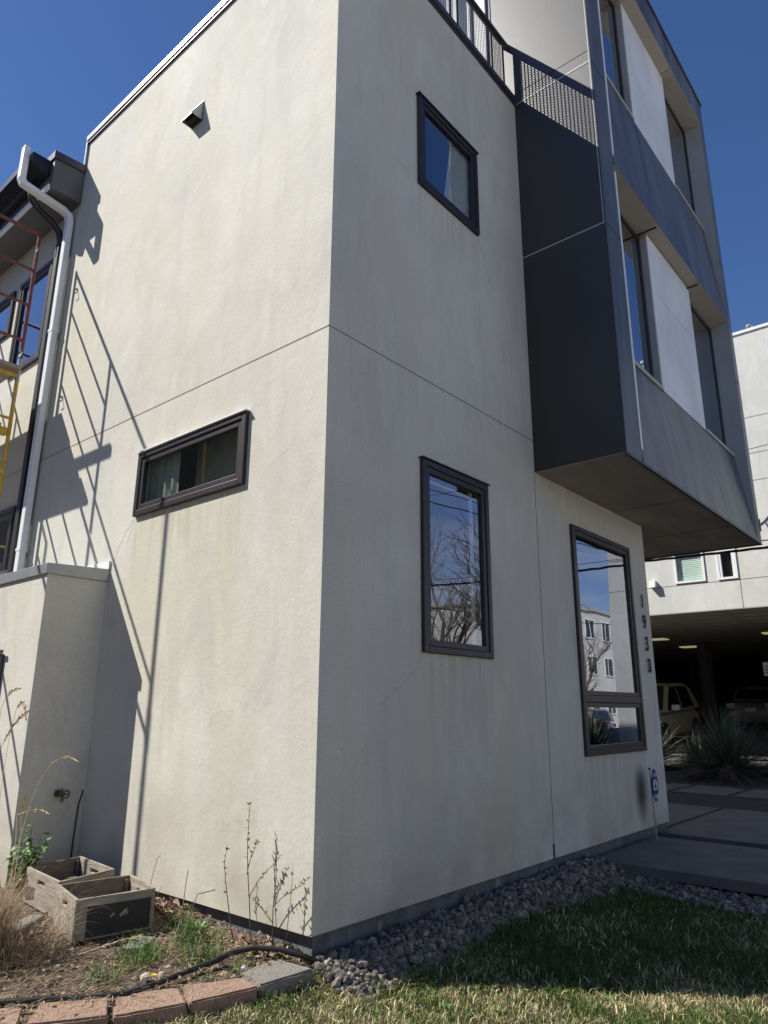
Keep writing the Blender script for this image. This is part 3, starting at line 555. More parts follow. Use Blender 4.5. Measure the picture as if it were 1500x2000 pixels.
#@@GRASS
def blades(mb,x,y,z,h,wd,lean,tone,seg=2):
    a=random.random()*6.28; dx,dy=math.cos(a),math.sin(a); la=random.random()*6.28; lx,ly=math.cos(la)*lean,math.sin(la)*lean
    vs=[]; 
    for i in range(seg):
        t=i/seg; w_=wd*(1-t*.5)/2; vs+=[(x+lx*t*t*h-dx*w_,y+ly*t*t*h-dy*w_,z+h*t),(x+lx*t*t*h+dx*w_,y+ly*t*t*h+dy*w_,z+h*t)]
    vs.append((x+lx*h,y+ly*h,z+h*(1-.25*lean)))
    fs=[(2*i,2*i+1,2*i+3,2*i+2) for i in range(seg-1)]+[(2*seg-2,2*seg-1,2*seg)]
    mb.add(vs,fs,tone)
random.seed(11); mb=MB()
n=0
while n<165000:
    x=random.uniform(-2.6,3.22); y=random.uniform(-3.3,1.0)
    if not inlawn(x,y): continue
    dist=math.hypot(x+3.2,y+3.2)
    if dist<1.2 : continue
    # keep to what the lens and its neighbourhood can see
    if (x+3.2)*.35+ (y+3.2)*.93 <.9 and x<0: continue
    if random.random()>min(1,(3.2/dist)**1.0+.1): continue
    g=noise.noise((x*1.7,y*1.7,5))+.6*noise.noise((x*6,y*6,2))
    dry=random.random()<.48-.6*g-.42*sstep(.3,1.2,x)*sstep(-2.6,-1.6,y+ -.0*x)*(1 if y>-1.25*x*.95-.1 else 0)  # fewer straw blades inside the house shadow, painting the shaded lawn darker
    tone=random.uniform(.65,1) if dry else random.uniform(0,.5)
    h=random.uniform(.016,.045)*(1.0 if dry else 1.3)*(1+.7*max(-.5,noise.noise((x*9,y*9,8))))
    if g>.35 and not dry: h*=1.5
    if y>-gw(x)-.12 and x>0: h*=1.4
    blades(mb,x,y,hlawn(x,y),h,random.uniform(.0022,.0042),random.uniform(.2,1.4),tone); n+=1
for i in range(26000):
    x=random.uniform(-5.5,3.2); y=random.uniform(-6.5,2.2)
    if not inlawn(x,y) or (y<-3.2 and x>2.5): continue
    g=noise.noise((x*1.7,y*1.7,5)); dry=random.random()<.48-.5*g
    blades(mb,x,y,hlawn(x,y),random.uniform(.03,.06),.009,random.uniform(.3,1.4),random.uniform(.65,1) if dry else random.uniform(0,.5))
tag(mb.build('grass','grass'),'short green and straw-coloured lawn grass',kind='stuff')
random.seed(77)
for i in range(16):
    x=random.uniform(-1.6,2.6); y=random.uniform(-2.2,-.55)
    if not inlawn(x,y) or (x<0 and y>edgeY(x)-.12): continue
    q=MB(); z=hlawn(x,y)+.01
    for j in range(random.randint(7,12)):
        a=random.random()*6.28; L_=random.uniform(.025,.05); d=Vector((math.cos(a),math.sin(a),random.uniform(.3,.9))).normalized(); sd_=Vector((-math.sin(a),math.cos(a),0)); w_=L_*.18; c=Vector((x,y,z))
        q.add([c,c+d*L_*.5+sd_*w_,c+d*L_,c+d*L_*.5-sd_*w_],[(0,1,2,3)])
    tag(q.build('lawn_weed','leafdark'),'small broad-leaved weed in the %s lawn, %s'%('sunlit' if y<-1.25*x-.1 or x<0 else 'shaded',['nearest the edging blocks','by the gravel','near the bottom edge','among straw-coloured blades','among taller green blades','beside a bare patch','in short grass','alone in thick grass'][i%8]+(', slightly larger' if i>7 else '')),'weed')
mb=MB(); random.seed(78)
for i in range(420):
    if random.random()<.6: x=random.uniform(3.6,8.1); y=random.uniform(-3,.0); z=.062
    else: x=random.uniform(.1,3.5); y=random.uniform(-.4,-.02); z=hgrav(x,y)+.035
    a=random.random()*6.28; s_=random.uniform(.006,.018); d=Vector((math.cos(a),math.sin(a),random.uniform(-.1,.3)))*s_; e=Vector((-math.sin(a),math.cos(a),.2))*s_*.6; c=Vector((x,y,z))
    mb.add([c-d,c-e,c+d,c+e],[(0,1,2,3)],random.random())
tag(mb.build('path_litter','litter'),'small dead leaves and grit on the path slabs and gravel',kind='stuff')
# fresh tufts in the bed
random.seed(5)
mb=MB()
for (cx,cy,rr,n,hh) in ((-.42,.42,.13,180,.13),(-.30,.72,.12,150,.16),(-.72,.62,.12,170,.15),(-.62,.80,.1,120,.14),(-.18,.62,.08,70,.1),(-.95,.55,.1,80,.12),(-.5,.62,.1,60,.08),(-.18,1.0,.08,60,.12),(-.55,.2,.08,40,.07),(-.33,.2,.06,40,.1)):
    for i in range(n):
        a=random.random()*6.28; q=rr*random.random()**.6; blades(mb,cx+q*math.cos(a),cy+q*math.sin(a),zbed(cx,cy)-.01,hh*random.uniform(.4,1.1),random.uniform(.003,.0055),random.uniform(.1,.9),random.random(),3)
tag(mb.build('bed_grass','greengrass'),'fresh green grass tufts growing in the bed',kind='stuff')
# litter: dry leaves and straw
mb=MB()
for i in range(2600):
    x=random.uniform(-1.9,.03); y=random.uniform(-.1,1.9)
    if y<edgeY(x)+.03: continue
    if random.random()<.35 and x<-.25: continue
    z=zbed(x,y)+.01+random.random()*.02; s=random.uniform(.006,.02); a=random.random()*6.28
    d=Vector((math.cos(a),math.sin(a),random.uniform(-.4,.4)))*s; e=Vector((-math.sin(a),math.cos(a),random.uniform(-.5,.5)))*s*.6; c=Vector((x,y,z)); k=Vector((0,0,s*random.uniform(.2,.8)))
    mb.add([c-d,c-e*.9+k*.4,c+d,c+e*.9+k],[(0,1,2),(0,2,3)],random.random())
for (cx,cy,n) in ((-.10,.28,140),(-.12,1.25,150),(-.1,1.38,90),(-.04,.15,60)):
    for i in range(n):
        x=cx+random.gauss(0,.07); y=cy+random.gauss(0,.09); z=zbed(x,y)+random.uniform(0,.06); s=random.uniform(.012,.028); a=random.random()*6.28
        d=Vector((math.cos(a),math.sin(a),random.uniform(-.6,.6)))*s; e=Vector((-math.sin(a),math.cos(a),random.uniform(-.8,.8)))*s*.6; c=Vector((min(x,.0),y,z)); k=Vector((0,0,s*random.uniform(.2,.8)))
        mb.add([c-d,c-e*.9+k*.4,c+d,c+e*.9+k],[(0,1,2),(0,2,3)],random.random())
tag(mb.build('leaf_litter','litter'),'brown dead leaves scattered over the planting bed',kind='stuff')
mb=MB()
for i in range(5200):
    x=random.uniform(-1.9,-.02); y=random.uniform(-.1,1.7)
    if y<edgeY(x)+.02: continue
    z=zbed(x,y)+.012+random.random()*.03; L_=random.uniform(.02,.10); a=random.gauss(.3,.9)
    d=Vector((math.cos(a),math.sin(a),random.uniform(-.12,.12)))*L_/2; wv=Vector((-math.sin(a),math.cos(a),0))*random.uniform(.0007,.0015); c=Vector((x,y,z))
    mb.add([c-d-wv,c-d+wv,c+d+wv,c+d-wv],[(0,1,2,3)],random.random())
tag(mb.build('straw','straw'),'dry straw stems lying over the planting bed',kind='stuff')
#@@BLOCKS
# ================================================================ EDGING BLOCKS
def blockmesh(pts,z,th,m,label):
    """top outline, rough front face"""
    c=Vector((sum(p[0] for p in pts)/4,sum(p[1] for p in pts)/4,z)); bm=bmesh.new()
    vs=[bm.verts.new((p[0]-c.x,p[1]-c.y,0)) for p in pts]; fc=bm.faces.new(vs); r_=bmesh.ops.extrude_face_region(bm,geom=[fc]); 
    for v in r_['geom']:
        if isinstance(v,bmesh.types.BMVert): v.co.z-=th; v.co.x*=.97; v.co.y*=.97
    bmesh.ops.recalc_face_normals(bm,faces=bm.faces)
    bmesh.ops.bevel(bm,geom=bm.edges[:],offset=.009,segments=2,affect='EDGES')
    bmesh.ops.subdivide_edges(bm,edges=bm.edges[:],cuts=5,use_grid_fill=True)
    bmesh.ops.triangulate(bm,faces=bm.faces)
    for v in bm.verts:
        w_=c+v.co; k=.0035 if v.co.z>-.004 else .010
        v.co+=Vector((noise.noise(w_*24),noise.noise(w_*24+Vector((9,0,0))),noise.noise(w_*24+Vector((0,9,0)))*.5))*k
    me=D.meshes.new('edging_block'); bm.to_mesh(me); bm.free(); me.materials.append(M[m]); me.polygons.foreach_set('use_smooth',[False]*len(me.polygons))
    o=D.objects.new('edging_block',me); COL.objects.link(o); o.location=c; o.rotation_euler=(random.uniform(-.015,.015),random.uniform(-.015,.015),0)
    return tag(o,label,'edging block','concrete blocks edging the planting bed')
blockmesh([(-.44,-.09),(-.11,-.13),(-.02,.0),(-.18,.16),(-.39,.12)][:1]+[(-.10,-.135),(-.14,.15),(-.41,.12)],.035,.12,'greyblock','grey concrete edging block nearest the house corner')
blockmesh([(-.80,.0),(-.455,-.095),(-.43,.06),(-.70,.21)],.03,.12,'redblock','red edging block touching the grey block')
blockmesh([(-1.125,.14),(-.815,.005),(-.73,.20),(-.98,.36)],.028,.12,'redblock','red edging block with branch shadows, second from the grey one')
blockmesh([(-1.43,.34),(-1.14,.15),(-1.03,.34),(-1.28,.54)],.03,.12,'redblock','red edging block third from the grey one, strewn with straw')
blockmesh([(-1.80,.62),(-1.46,.36),(-1.34,.56),(-1.62,.84)],.02,.12,'redblock','red edging block at the bottom left edge of the photo')
# hose
MB().tube([(.02,-.06,.02),(-.06,.02,.06),(-.13,.12,.085),(-.22,.23,.09),(-.33,.29,.08),(-.44,.31,.055),(-.60,.32,.045),(-.8,.30,.04),(-.96,.31,.035),(-1.08,.38,.035),(-1.25,.52,.04),(-1.42,.65,.04),(-1.8,.98,.04)],.014,10).build('garden_hose','rubber',smooth=True)
tag(D.objects['garden_hose'],'black hose curving along the back of the edging blocks','hose')
#@@CRATES
def crate(o,ax,ay,h,label,stencil=True):
    """open wooden box: o = near-left lower corner, ax along the long front, ay along the left side"""
    t=empty('wooden_crate',o,label=label,cat='crate',group='weathered crates by the wall'); ax=Vector((*ax,0)); ay=Vector((*ay,0)); X=ax.normalized(); Y=ay.normalized(); Z=Vector((0,0,1)); W,Dp=ax.length,ay.length; k=.009
    def bd(name,m,c,a,b,d,**q):
        q_=MB(); q_.obox(c,a,b,d); x=q_.build(name,m,t,bevel=.003); return x
    fp=bd('front_board','crate',X*W/2+Y*k+Z*h/2,X*(W/2-2*k-.001),Y*k,Z*h/2); bd('rear_board','crate_in',X*W/2+Y*(Dp-k)+Z*h/2,X*(W/2-2*k-.001),Y*k,Z*h/2)
    for s,nm in ((k,'end_board'),(W-k,'end_board')):
        # end board with a hand hole: four pieces in one mesh
        q_=MB(); c=X*s; hz0,hz1=h*.66,h*.80; a0,a1=Dp*.38,Dp*.62
        for (p,q,r0,r1) in ((0,Dp,0,hz0),(0,Dp,hz1,h),(0,a0,hz0,hz1),(a1,Dp,hz0,hz1)): q_.obox(c+Y*(p+q)/2+Z*(r0+r1)/2,X*k,Y*(q-p)/2,Z*(r1-r0)/2)
        q_.build(nm,'crate',t)
    bd('bottom_board','crate_in',X*W/2+Y*Dp/2+Z*.012,X*(W/2-2*k),Y*(Dp/2-2*k),Z*k)
    for xx in (3*k+.012,W-3*k-.012): bd('corner_post','crate_in',X*xx+Y*(Dp-2*k-.012)+Z*h*.47,X*.011,Y*.011,Z*h*.44)
    if stencil:
        bd('dark_panel','crate_dark',X*W*.55-Y*.0012+Z*h*.42,X*W*.40,Y*.001,Z*h*.37)
        for (u_,v_,s_) in ((.46,.5,.012),(.60,.52,.02),(.64,.49,.01)): 
            q_=MB(); q_.obox(X*W*u_-Y*.0035+Z*h*v_,(X+Z*.8)*s_,Y*.001,(Z*.4-X*.15)*s_); q_.build('paint_mark','crate',t)
    return t
crate((-.835,1.125,.075),(.475,-.085),(.10,.45),.225,'front wooden crate with a dark painted panel, nearest the photographer')
crate((-.70,1.62,.09),(.44,.09),(.06,.60),.215,'rear wooden crate holding soil, half hidden behind the front one',False)
mb=MB(); mb.box(-.66,-.30,1.72,2.2,.13,.20); tag(mb.build('crate_soil','soil'),'dark soil filling the rear wooden crate','soil')
mb=MB(); mb.obox((-.92,1.55,.09),(.12,.10,0),(-.035,.04,0),(0,0,.045)); tag(mb.build('concrete_lump','greyblock',bevel=.02),'pale grey kerb stone lying left of the front crate','stone')
mb=MB(); mb.obox((-.60,.80,.085),(.07,.03,.01),(-.03,.05,0),(0,0,.008)); tag(mb.build('slate_piece','greyblock',bevel=.003),'flat grey slate piece lying before the crates','stone')
random.seed(9)
for (x,y,s,lb) in ((-.33,.18,.022,'small white stone beside the black hose'),(-.78,.42,.03,'tan stone lying upright in the bed left of the dandelion'),(-.70,.40,.022,'tan stone lying right of the upright tan stone'),(-.62,.46,.018,'small tan pebble in the bed behind the dandelion')):
    bm=bmesh.new(); bmesh.ops.create_icosphere(bm,subdivisions=2,radius=s)
    for v in bm.verts: v.co*=1+.35*noise.noise(v.co*60+Vector((x*9,y,0))); v.co.z*=.75
    me=D.meshes.new('garden_stone'); bm.to_mesh(me); bm.free(); me.materials.append(mat('tan_rock',(.42,.36,.28),.9,var=.2,vscale=20) if 'tan' in lb else M['signwhite']); o=D.objects.new('garden_stone',me); COL.objects.link(o); o.location=(x,y,zbed(x,y)+s*.5); tag(o,lb,'stone','loose stones in the bed')
#@@PLANTS
# ================================================================ PLANTS NEAR
def leafquad(mb,c,d,n,L_,W_):
    d=d.normalized(); s=d.cross(n).normalized(); mb.add([c,c+d*L_*.45+s*W_/2,c+d*L_,c+d*L_*.45-s*W_/2,c+d*L_*.5+n.normalized()*W_*.15],[(0,1,4),(1,2,4),(2,3,4),(3,0,4)])
random.seed(21)
sp=empty('sapling',(-.11,.40,.02),label='young sapling with thin stems and tiny green leaves by the corner',cat='sapling')
stems=[]
def P3(y,z,x=-.11): return Vector((x,y,z))
stems.append([P3(.38,.04),P3(.405,.14),P3(.425,.28),P3(.455,.44),P3(.47,.60),P3(.468,.72),P3(.466,.83)])
stems.append([P3(.20,.03),P3(.205,.14),P3(.21,.28),P3(.20,.36),P3(.195,.47),P3(.20,.58)])
stems.append([P3(.52,.03,-.13),P3(.56,.12,-.13),P3(.60,.24,-.13),P3(.64,.37,-.13),P3(.66,.46,-.13),P3(.645,.55,-.13)])
stems.append([P3(.43,.30),P3(.35,.40),P3(.27,.47),P3(.20,.52),P3(.17,.56)]); stems.append([P3(.455,.45),P3(.43,.52),P3(.39,.59),P3(.375,.62)])
stems.append([P3(.21,.28),P3(.14,.34),P3(.05,.39),P3(-.02,.43,-.10),P3(-.08,.48,-.10)]); stems.append([P3(.21,.20),P3(.28,.24),P3(.35,.28),P3(.42,.30)])
stems.append([P3(.12,.03,-.09),P3(.10,.22,-.09),P3(.09,.38,-.08),P3(.085,.51,-.08)]); stems.append([P3(.205,.36),P3(.13,.44),P3(.1,.5)])
pi=Matrix.Translation(Vector((.11,-.40,-.02)))
for i,s_ in enumerate(stems):
    rb=.0038 if i<3 else .0026; q=MB(); k=len(s_); q.tube(s_,[rb*(1-.65*j/(k-1)) for j in range(k)],6); o=q.build('stem' if i in (0,1,2,7) else 'branch','stem',sp,smooth=True); o.matrix_parent_inverse=pi
lf=MB()
for i,s_ in enumerate(stems):
    tot=len(s_)-1; cnt=[11,7,7,8,6,8,8,3,4][i]
    for j in range(cnt):
        t=(.45 if i<3 else .25)+(1-(.45 if i<3 else .25))*(j+.5)/cnt; a=t*tot; k=min(int(a),tot-1); p=s_[k].lerp(s_[k+1],a-k)
        for q in range(random.choice((2,3,3))):
            d=Vector((random.uniform(-1,1),random.uniform(-1,1),random.uniform(.1,1.1))); leafquad(lf,p,d,Vector((random.uniform(-1,1),random.uniform(-1,1),.6)),random.uniform(.016,.03),random.uniform(.009,.015))
o=lf.build('leaves','leaf',sp); o.matrix_parent_inverse=pi
# green leafy plant by the pier
gp=empty('leafy_plant',(-.60,2.35,.1),label='small bright green leafy plant at the foot of the pier',cat='plant'); pi=Matrix.Translation(Vector((.60,-2.35,-.1)))
q=MB(); lf=MB()
for i in range(16):
    a=random.random()*6.28; rr=random.uniform(.03,.17); hh=random.uniform(.2,.40); base=Vector((-.60,2.35,.09)); 
    if i==0: rr,hh,a=.02,.46,0
    if i==1: rr,hh,a=.10,.42,5.6
    tip=base+Vector((math.cos(a)*rr,math.sin(a)*rr,hh)); mid=base.lerp(tip,.5)+Vector((0,0,.02)); q.tube([base,mid,tip],[.004,.003,.002],5)
    for j in range(9):
        p=base.lerp(tip,.3+.7*j/8); d=Vector((random.uniform(-1,1),random.uniform(-1,1),random.uniform(-.3,.6))); leafquad(lf,p,d,Vector((random.uniform(-.4,.4),random.uniform(-.4,.4),1)),random.uniform(.045,.08),random.uniform(.04,.06))
for x,m_,nm in ((q,'stem','stems'),(lf,'leafdark','leaves')):
    o=x.build(nm,m_,gp); o.matrix_parent_inverse=pi
# weed rosette in bed
lf=MB()
for i in range(60):
    a=random.random()*6.28; d=Vector((math.cos(a),math.sin(a),random.uniform(.3,1.4))); leafquad(lf,Vector((-.16+.05*math.cos(a)*random.random(),.86+.05*math.sin(a)*random.random(),.06)),d,Vector((0,0,1))+d*.1,random.uniform(.03,.06),random.uniform(.012,.022))
tag(lf.build('weed',mat('weed_leaf',(.10,.22,.04),.5)),'bushy green weed against the foundation right of the crate','weed')
for (cx,cy,nm) in ((-.42,.14,'small sprawling weed behind the grey edging block'),(-1.35,1.0,'low weed left of the crates')):
    lf=MB()
    for i in range(22):
        a=random.random()*6.28; d=Vector((math.cos(a),math.sin(a),random.uniform(.1,.7))); leafquad(lf,Vector((cx,cy,.04)),d,Vector((0,0,1)),random.uniform(.02,.04),.01)
    tag(lf.build('weed','leafdark'),nm,'weed')
# dandelion
dd=empty('dandelion',(-.816,.30,.035),label='yellow dandelion flower in the bed behind the red blocks',cat='flower')
fl=MB()
for i in range(34):
    a=i*2.4; d=Vector((math.cos(a),math.sin(a),.25+.5*(i/34))); leafquad(fl,Vector((0,0,.045)),d,Vector((0,0,1)),.022-.012*i/34,.006)
fl.build('flower_head','petal',dd); MB().tube([(0,0,-.02),(.002,0,.045)],.002,6).build('stem','leafdark',dd)
# ornamental dry grass
random.seed(31)
dg=empty('ornamental_grass',(-1.12,1.35,.05),label='tall clump of dry ornamental grass at the left edge',cat='grass clump'); mb=MB()
def arc(mb,b,az,L_,droop,wd,tone,seg=6):
    p=Vector(b); d0=Vector((math.cos(az),math.sin(az),0)); pts=[]; th=random.uniform(.05,.3)
    for i in range(seg+1):
        pts.append(p.copy()); t=th+droop*(i/seg)**1.4; p=p+(d0*math.sin(t)+Vector((0,0,math.cos(t))))*L_/seg
    s=Vector((-math.sin(az+random.uniform(-.6,.6)),math.cos(az),0)).normalized(); vs=[]
    for i,q in enumerate(pts):
        w_=wd*(1-.8*i/seg)/2; vs+=[q-s*w_,q+s*w_]
    mb.add(vs,[(2*i,2*i+1,2*i+3,2*i+2) for i in range(seg)],tone); return pts
for i in range(1500):
    a=random.random()*6.28; rr=.17*random.random()**.5; arc(mb,(-1.30+rr*math.cos(a),1.38+rr*math.sin(a),.03),a+random.gauss(0,.7),random.uniform(.2,.55),random.uniform(.3,1.9),random.uniform(.0025,.005),random.random())
for i in range(250):
    a=random.random()*6.28; rr=.22*random.random()**.5; arc(mb,(-1.15+rr*math.cos(a),1.15+rr*math.sin(a),.04),a+random.gauss(0,.7),random.uniform(.15,.5),random.uniform(1.3,2.4),random.uniform(.0025,.004),random.random())
o=mb.build('blades','straw',dg); o.matrix_parent_inverse=Matrix.Translation(-Vector((-1.12,1.35,.05)))
def seedhead(pts,k0,rad=.009):
    st=MB(); st.tube(pts,[.0018]*len(pts),5); o=st.build('stalk','seed',dg); o.matrix_parent_inverse=Matrix.Translation(-Vector((-1.12,1.35,.05)))
    hd=MB(); n=len(pts)-1
    for j in range(70):
        t=k0+(n-k0)*j/70; k=min(int(t),n-1); p=Vector(pts[k]).lerp(Vector(pts[k+1]),t-k); tg=(Vector(pts[k+1])-Vector(pts[k])).normalized(); s=math.sin(math.pi*(j+4)/78); d=tg*1.3+Vector((random.gauss(0,.5),random.gauss(0,.5),random.gauss(0,.5))); leafquad(hd,p,d,Vector((random.random(),random.random(),1)),.024*(.5+s),.0045+rad*.25)
    hd.tube([Vector(pts[k]) for k in range(int(k0),n+1)],[rad*.35]*(n+1-int(k0)),5)
    o=hd.build('seed_head','seed',dg); o.matrix_parent_inverse=Matrix.Translation(-Vector((-1.12,1.35,.05)))
seedhead([(-1.12,1.45,.1),(-1.05,1.52,.5),(-1.0,1.52,.80),(-1.0,1.42,.96),(-1.0,1.30,1.06),(-1.0,1.17,1.10),(-1.0,1.08,1.11),(-1.0,.96,1.085)],4)
seedhead([(-1.15,1.5,.1),(-1.05,1.9,.8),(-1.0,2.1,1.08),(-1.0,2.02,1.17),(-1.0,1.93,1.26),(-1.0,1.82,1.33),(-1.0,1.70,1.37)],3,.012)
seedhead([(-1.15,1.5,.1),(-1.05,1.85,.9),(-1.0,1.95,1.2),(-1.0,1.9,1.38),(-1.0,1.84,1.42),(-1.0,1.78,1.40),(-1.0,1.72,1.3)],3,.006)
seedhead([(-1.15,1.5,.1),(-1.05,2.0,1.0),(-1.0,2.15,1.38),(-1.0,2.1,1.46),(-1.0,2.0,1.50),(-1.0,1.88,1.515)],3,.009)
seedhead([(-1.1,1.4,.1),(-1.02,1.6,.6),(-1.0,1.68,.73),(-1.0,1.5,.775),(-1.0,1.42,.785),(-1.0,1.33,.79),(-1.0,1.24,.775)],2,.006)
seedhead([(-1.1,1.4,.1),(-1.0,1.58,.62),(-1.0,1.62,.74),(-1.0,1.60,.80),(-1.0,1.58,.86)],2,.006)
# a fallen seed head and bare twigs before the crate
for pts,lab in (([(-.88,.95,.06),(-.80,.86,.10),(-.72,.80,.125),(-.63,.74,.14)],'fallen dry seed stalk lying before the front crate'),([(-.50,.60,.05),(-.36,.74,.22),(-.22,.92,.33),(-.14,1.02,.37)],'long reddish twig leaning up beside the crate'),([(-.52,.56,.05),(-.34,.70,.18),(-.2,.82,.27),(-.14,.72,.30)],'thin reddish twig below the longer leaning twig'),([(-.30,1.21,.1),(-.3,1.19,.30),(-.3,1.14,.45),(-.3,1.10,.475),(-.3,1.06,.46)],'thin bent dry grass stalk right of the crate')):
    q=MB(); q.tube(pts,.0028,5)
    if 'fallen' in lab:
        for j in range(60):
            t=1+2*j/60; k=min(int(t),2); p=Vector(pts[k]).lerp(Vector(pts[k+1]),t-k); leafquad(q,p,Vector((.7,-.6,.1))+Vector((random.gauss(0,.3),random.gauss(0,.3),random.gauss(0,.3))),Vector((0,0,1)),.025,.008)
    if 'bent' in lab: q.tube([(-.3,1.20,.05),(-.3,1.10,.25),(-.3,1.06,.30)],.0018,5); q.tube([(-.3,1.14,.45),(-.3,1.22,.42),(-.3,1.27,.38)],.0015,5)
    tag(q.build('dry_stalk','seed' if 'dry' in lab else 'stem'),lab,'dry stalk')
#@@SIGN
# ================================================================ YARD SIGN
ys=empty('yard_sign',(5.0,-.15,.0),label='small blue octagonal security sign on a leaning metal stake',cat='sign'); pi=Matrix.Translation(Vector((-5.0,.15,0)))
def ysb(mb,n,m_):
    o=mb.build(n,m_,ys); o.matrix_parent_inverse=pi; return o
MBs=MB(); MBs.prism([(4.99,-.14,.02),(5.02,-.14,.02),(4.99,-.14,.76),(4.96,-.14,.76)],(0,.006,0)); recalc(ysb(MBs,'stake','steel'))
def octo(cx,cz,w_,h_,y,k=.32): return [(cx+a*w_,y,cz+b*h_) for a,b in ((-1,-k),(-k,-1),(k,-1),(1,-k),(1,k),(k,1),(-k,1),(-1,k))]
q=MB(); q.prism(octo(5.045,.60,.085,.165,-.155),(0,.006,0)); recalc(ysb(q,'plate','signblue'))
q=MB(); q.prism([(4.995,-.1575,.55),(5.10,-.1575,.55),(5.10,-.1575,.635),(5.0475,-.1575,.665),(4.995,-.1575,.635)],(0,.002,0)); 
for z,hw in ((.715,.045),(.695,.055),(.50,.05),(.485,.04),(.47,.03)): q.box(5.045-hw,5.045+hw,-.1575,-.1555,z-.004,z+.004)
recalc(ysb(q,'emblem','signwhite'))
q=MB(); q.box(5.02,5.075,-.160,-.158,.57,.585); q.box(5.04,5.055,-.160,-.158,.585,.635); q.box(5.02,5.035,-.160,-.158,.585,.61); ysb(q,'emblem_mark','signblue')
q=MB(); q.tube([(4.958,-.14,.765),(4.958,-.14,.785)],.014,8); ysb(q,'cap','rubber')
#@@FAR
# ================================================================ NEIGHBOUR BUILDING WITH CARPORT
NX=14.0; NB=empty('apartment_building',(NX,0,.3),label='white stucco apartment building with an open carport beneath',cat='building'); pi=Matrix.Translation(Vector((-NX,0,-.3)))
def nb(mb,n,m_,**k):
    o=mb.build(n,m_,NB,**k); o.matrix_parent_inverse=pi; return o
NWs=[(1.58,2.27,4.28,6.0),(.88,1.31,4.27,5.9),(-2.6,-1.6,4.6,6.0),(4,5,4.6,6),(4,5,7.7,9.1),(-2.6,-1.6,7.7,9.1)]
mb=MB(); wallrect(mb,'x',NX,-3.9,16,3.6,10.15,NWs,.1)
mb.quad((NX,-3.9,3.6),(40,-3.9,3.6),(40,-3.9,10.15),(NX,-3.9,10.15)); mb.quad((NX,-3.9,10.0),(40,-3.9,10.0),(40,16,10.0),(NX,16,10.0)); mb.quad((40,-3.9,0),(40,16,0),(40,16,10.1),(40,-3.9,10.1)); mb.quad((NX,16,0),(40,16,0),(40,16,10.1),(NX,16,10.1))
nb(mb,'wall','stucco_white')
mb=MB(); mb.box(NX-.03,NX+.15,-3.93,16,10.15,10.22); nb(mb,'coping','white_metal')
mb=MB(); 
for z in (4.24,6.47,7.12,8.0): mb.box(NX-.003,NX+.01,-3.9,16,z-.008,z+.008)
for y in (.86,-1.9,3.4): mb.box(NX-.003,NX+.01,y-.008,y+.008,3.6,4.24)
nb(mb,'control_joint','joint')
for i,h in enumerate(NWs):
    mb=MB(); ring(mb,'x',NX-.03,NX+.07,*h,.05)
    zm=5.02 if i<2 else (h[2]+h[3])/2
    if i==1: mb.box(NX-.028,NX+.06,h[0]+.05,h[1]-.05,4.92,5.02); mb.box(NX-.02,NX+.05,h[0]+.05,h[0]+.10,h[2]+.05,4.92); mb.box(NX-.02,NX+.05,h[1]-.10,h[1]-.05,h[2]+.05,4.92)
    else: mb.box(NX-.025,NX+.06,h[0]+.05,h[1]-.05,zm-.03,zm+.03)
    wf=nb(mb,'window','white_metal')
    g=MB(); g.quad((NX+.03,h[0]+.04,h[2]+.04),(NX+.03,h[1]-.04,h[2]+.04),(NX+.03,h[1]-.04,h[3]-.04),(NX+.03,h[0]+.04,h[3]-.04)); g.build('pane','glass_low',wf)
    b=MB()
    if i!=1:
        z=h[2]+.06
        while z<h[3]-.05: b.obox((NX+.065,(h[0]+h[1])/2,z),(.004,0,.020),(0,(h[1]-h[0])/2-.06,0),(.001,0,0)); z+=.045
        b.build('blind','blind',wf)
    b=MB(); b.quad((NX+.099,h[0],h[2]),(NX+.099,h[1],h[2]),(NX+.099,h[1],h[3]),(NX+.099,h[0],h[3])); b.build('interior_shade','dark',wf)
q=MB(); q.prism([(NX-.14,2.72,4.24),(NX-.14,2.86,4.24),(NX-.12,2.86,4.40),(NX-.12,2.72,4.40)],(.12,0,0)); recalc(nb(q,'wall_light','white_metal'))
q=MB(); q.tube([(NX+.3,-.02,10.1),(NX+.3,-.02,10.42)],.035,10); q.tube([(NX+.3,-.02,10.42),(NX+.3,-.02,10.46)],.08,10); nb(q,'roof_vent','steel')
mb=MB(); mb.box(NX+.001,39.9,-3.89,15.9,3.58,3.62); nb(mb,'carport_ceiling','ceil')
mb=MB()
for i in range(1,30): mb.box(NX+i*.8-.008,NX+i*.8+.008,-3.8,15.8,3.574,3.579)
for i in range(0,12): mb.box(NX+.01,39.8,-3.4+i*1.6-.008,-3.4+i*1.6+.008,3.5745,3.5795)
nb(mb,'ceiling_joint','ceildark')
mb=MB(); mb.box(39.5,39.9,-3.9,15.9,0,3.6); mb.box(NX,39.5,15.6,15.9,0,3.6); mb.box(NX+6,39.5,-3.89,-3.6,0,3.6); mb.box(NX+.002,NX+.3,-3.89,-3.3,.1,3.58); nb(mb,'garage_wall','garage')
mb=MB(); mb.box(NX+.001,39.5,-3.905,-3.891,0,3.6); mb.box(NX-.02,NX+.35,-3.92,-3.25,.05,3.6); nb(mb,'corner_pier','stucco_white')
for (x,y) in ((19.9,4.95),(23.4,5.0),(19.9,1.5)):
    mb=MB(); mb.box(x-.22,x+.22,y-.33,y+.33,3.545,3.573); nb(mb,'ceiling_light','lamp')
for (x,y) in ((16.2,3.9),(17.3,3.2),(18.3,2.5)): 
    mb=MB(); mb.tube([(x,y,3.5),(x,y,3.575)],.012,6); mb.tube([(x,y,3.49),(x,y,3.5)],.03,8); nb(mb,'sprinkler','ceildark')
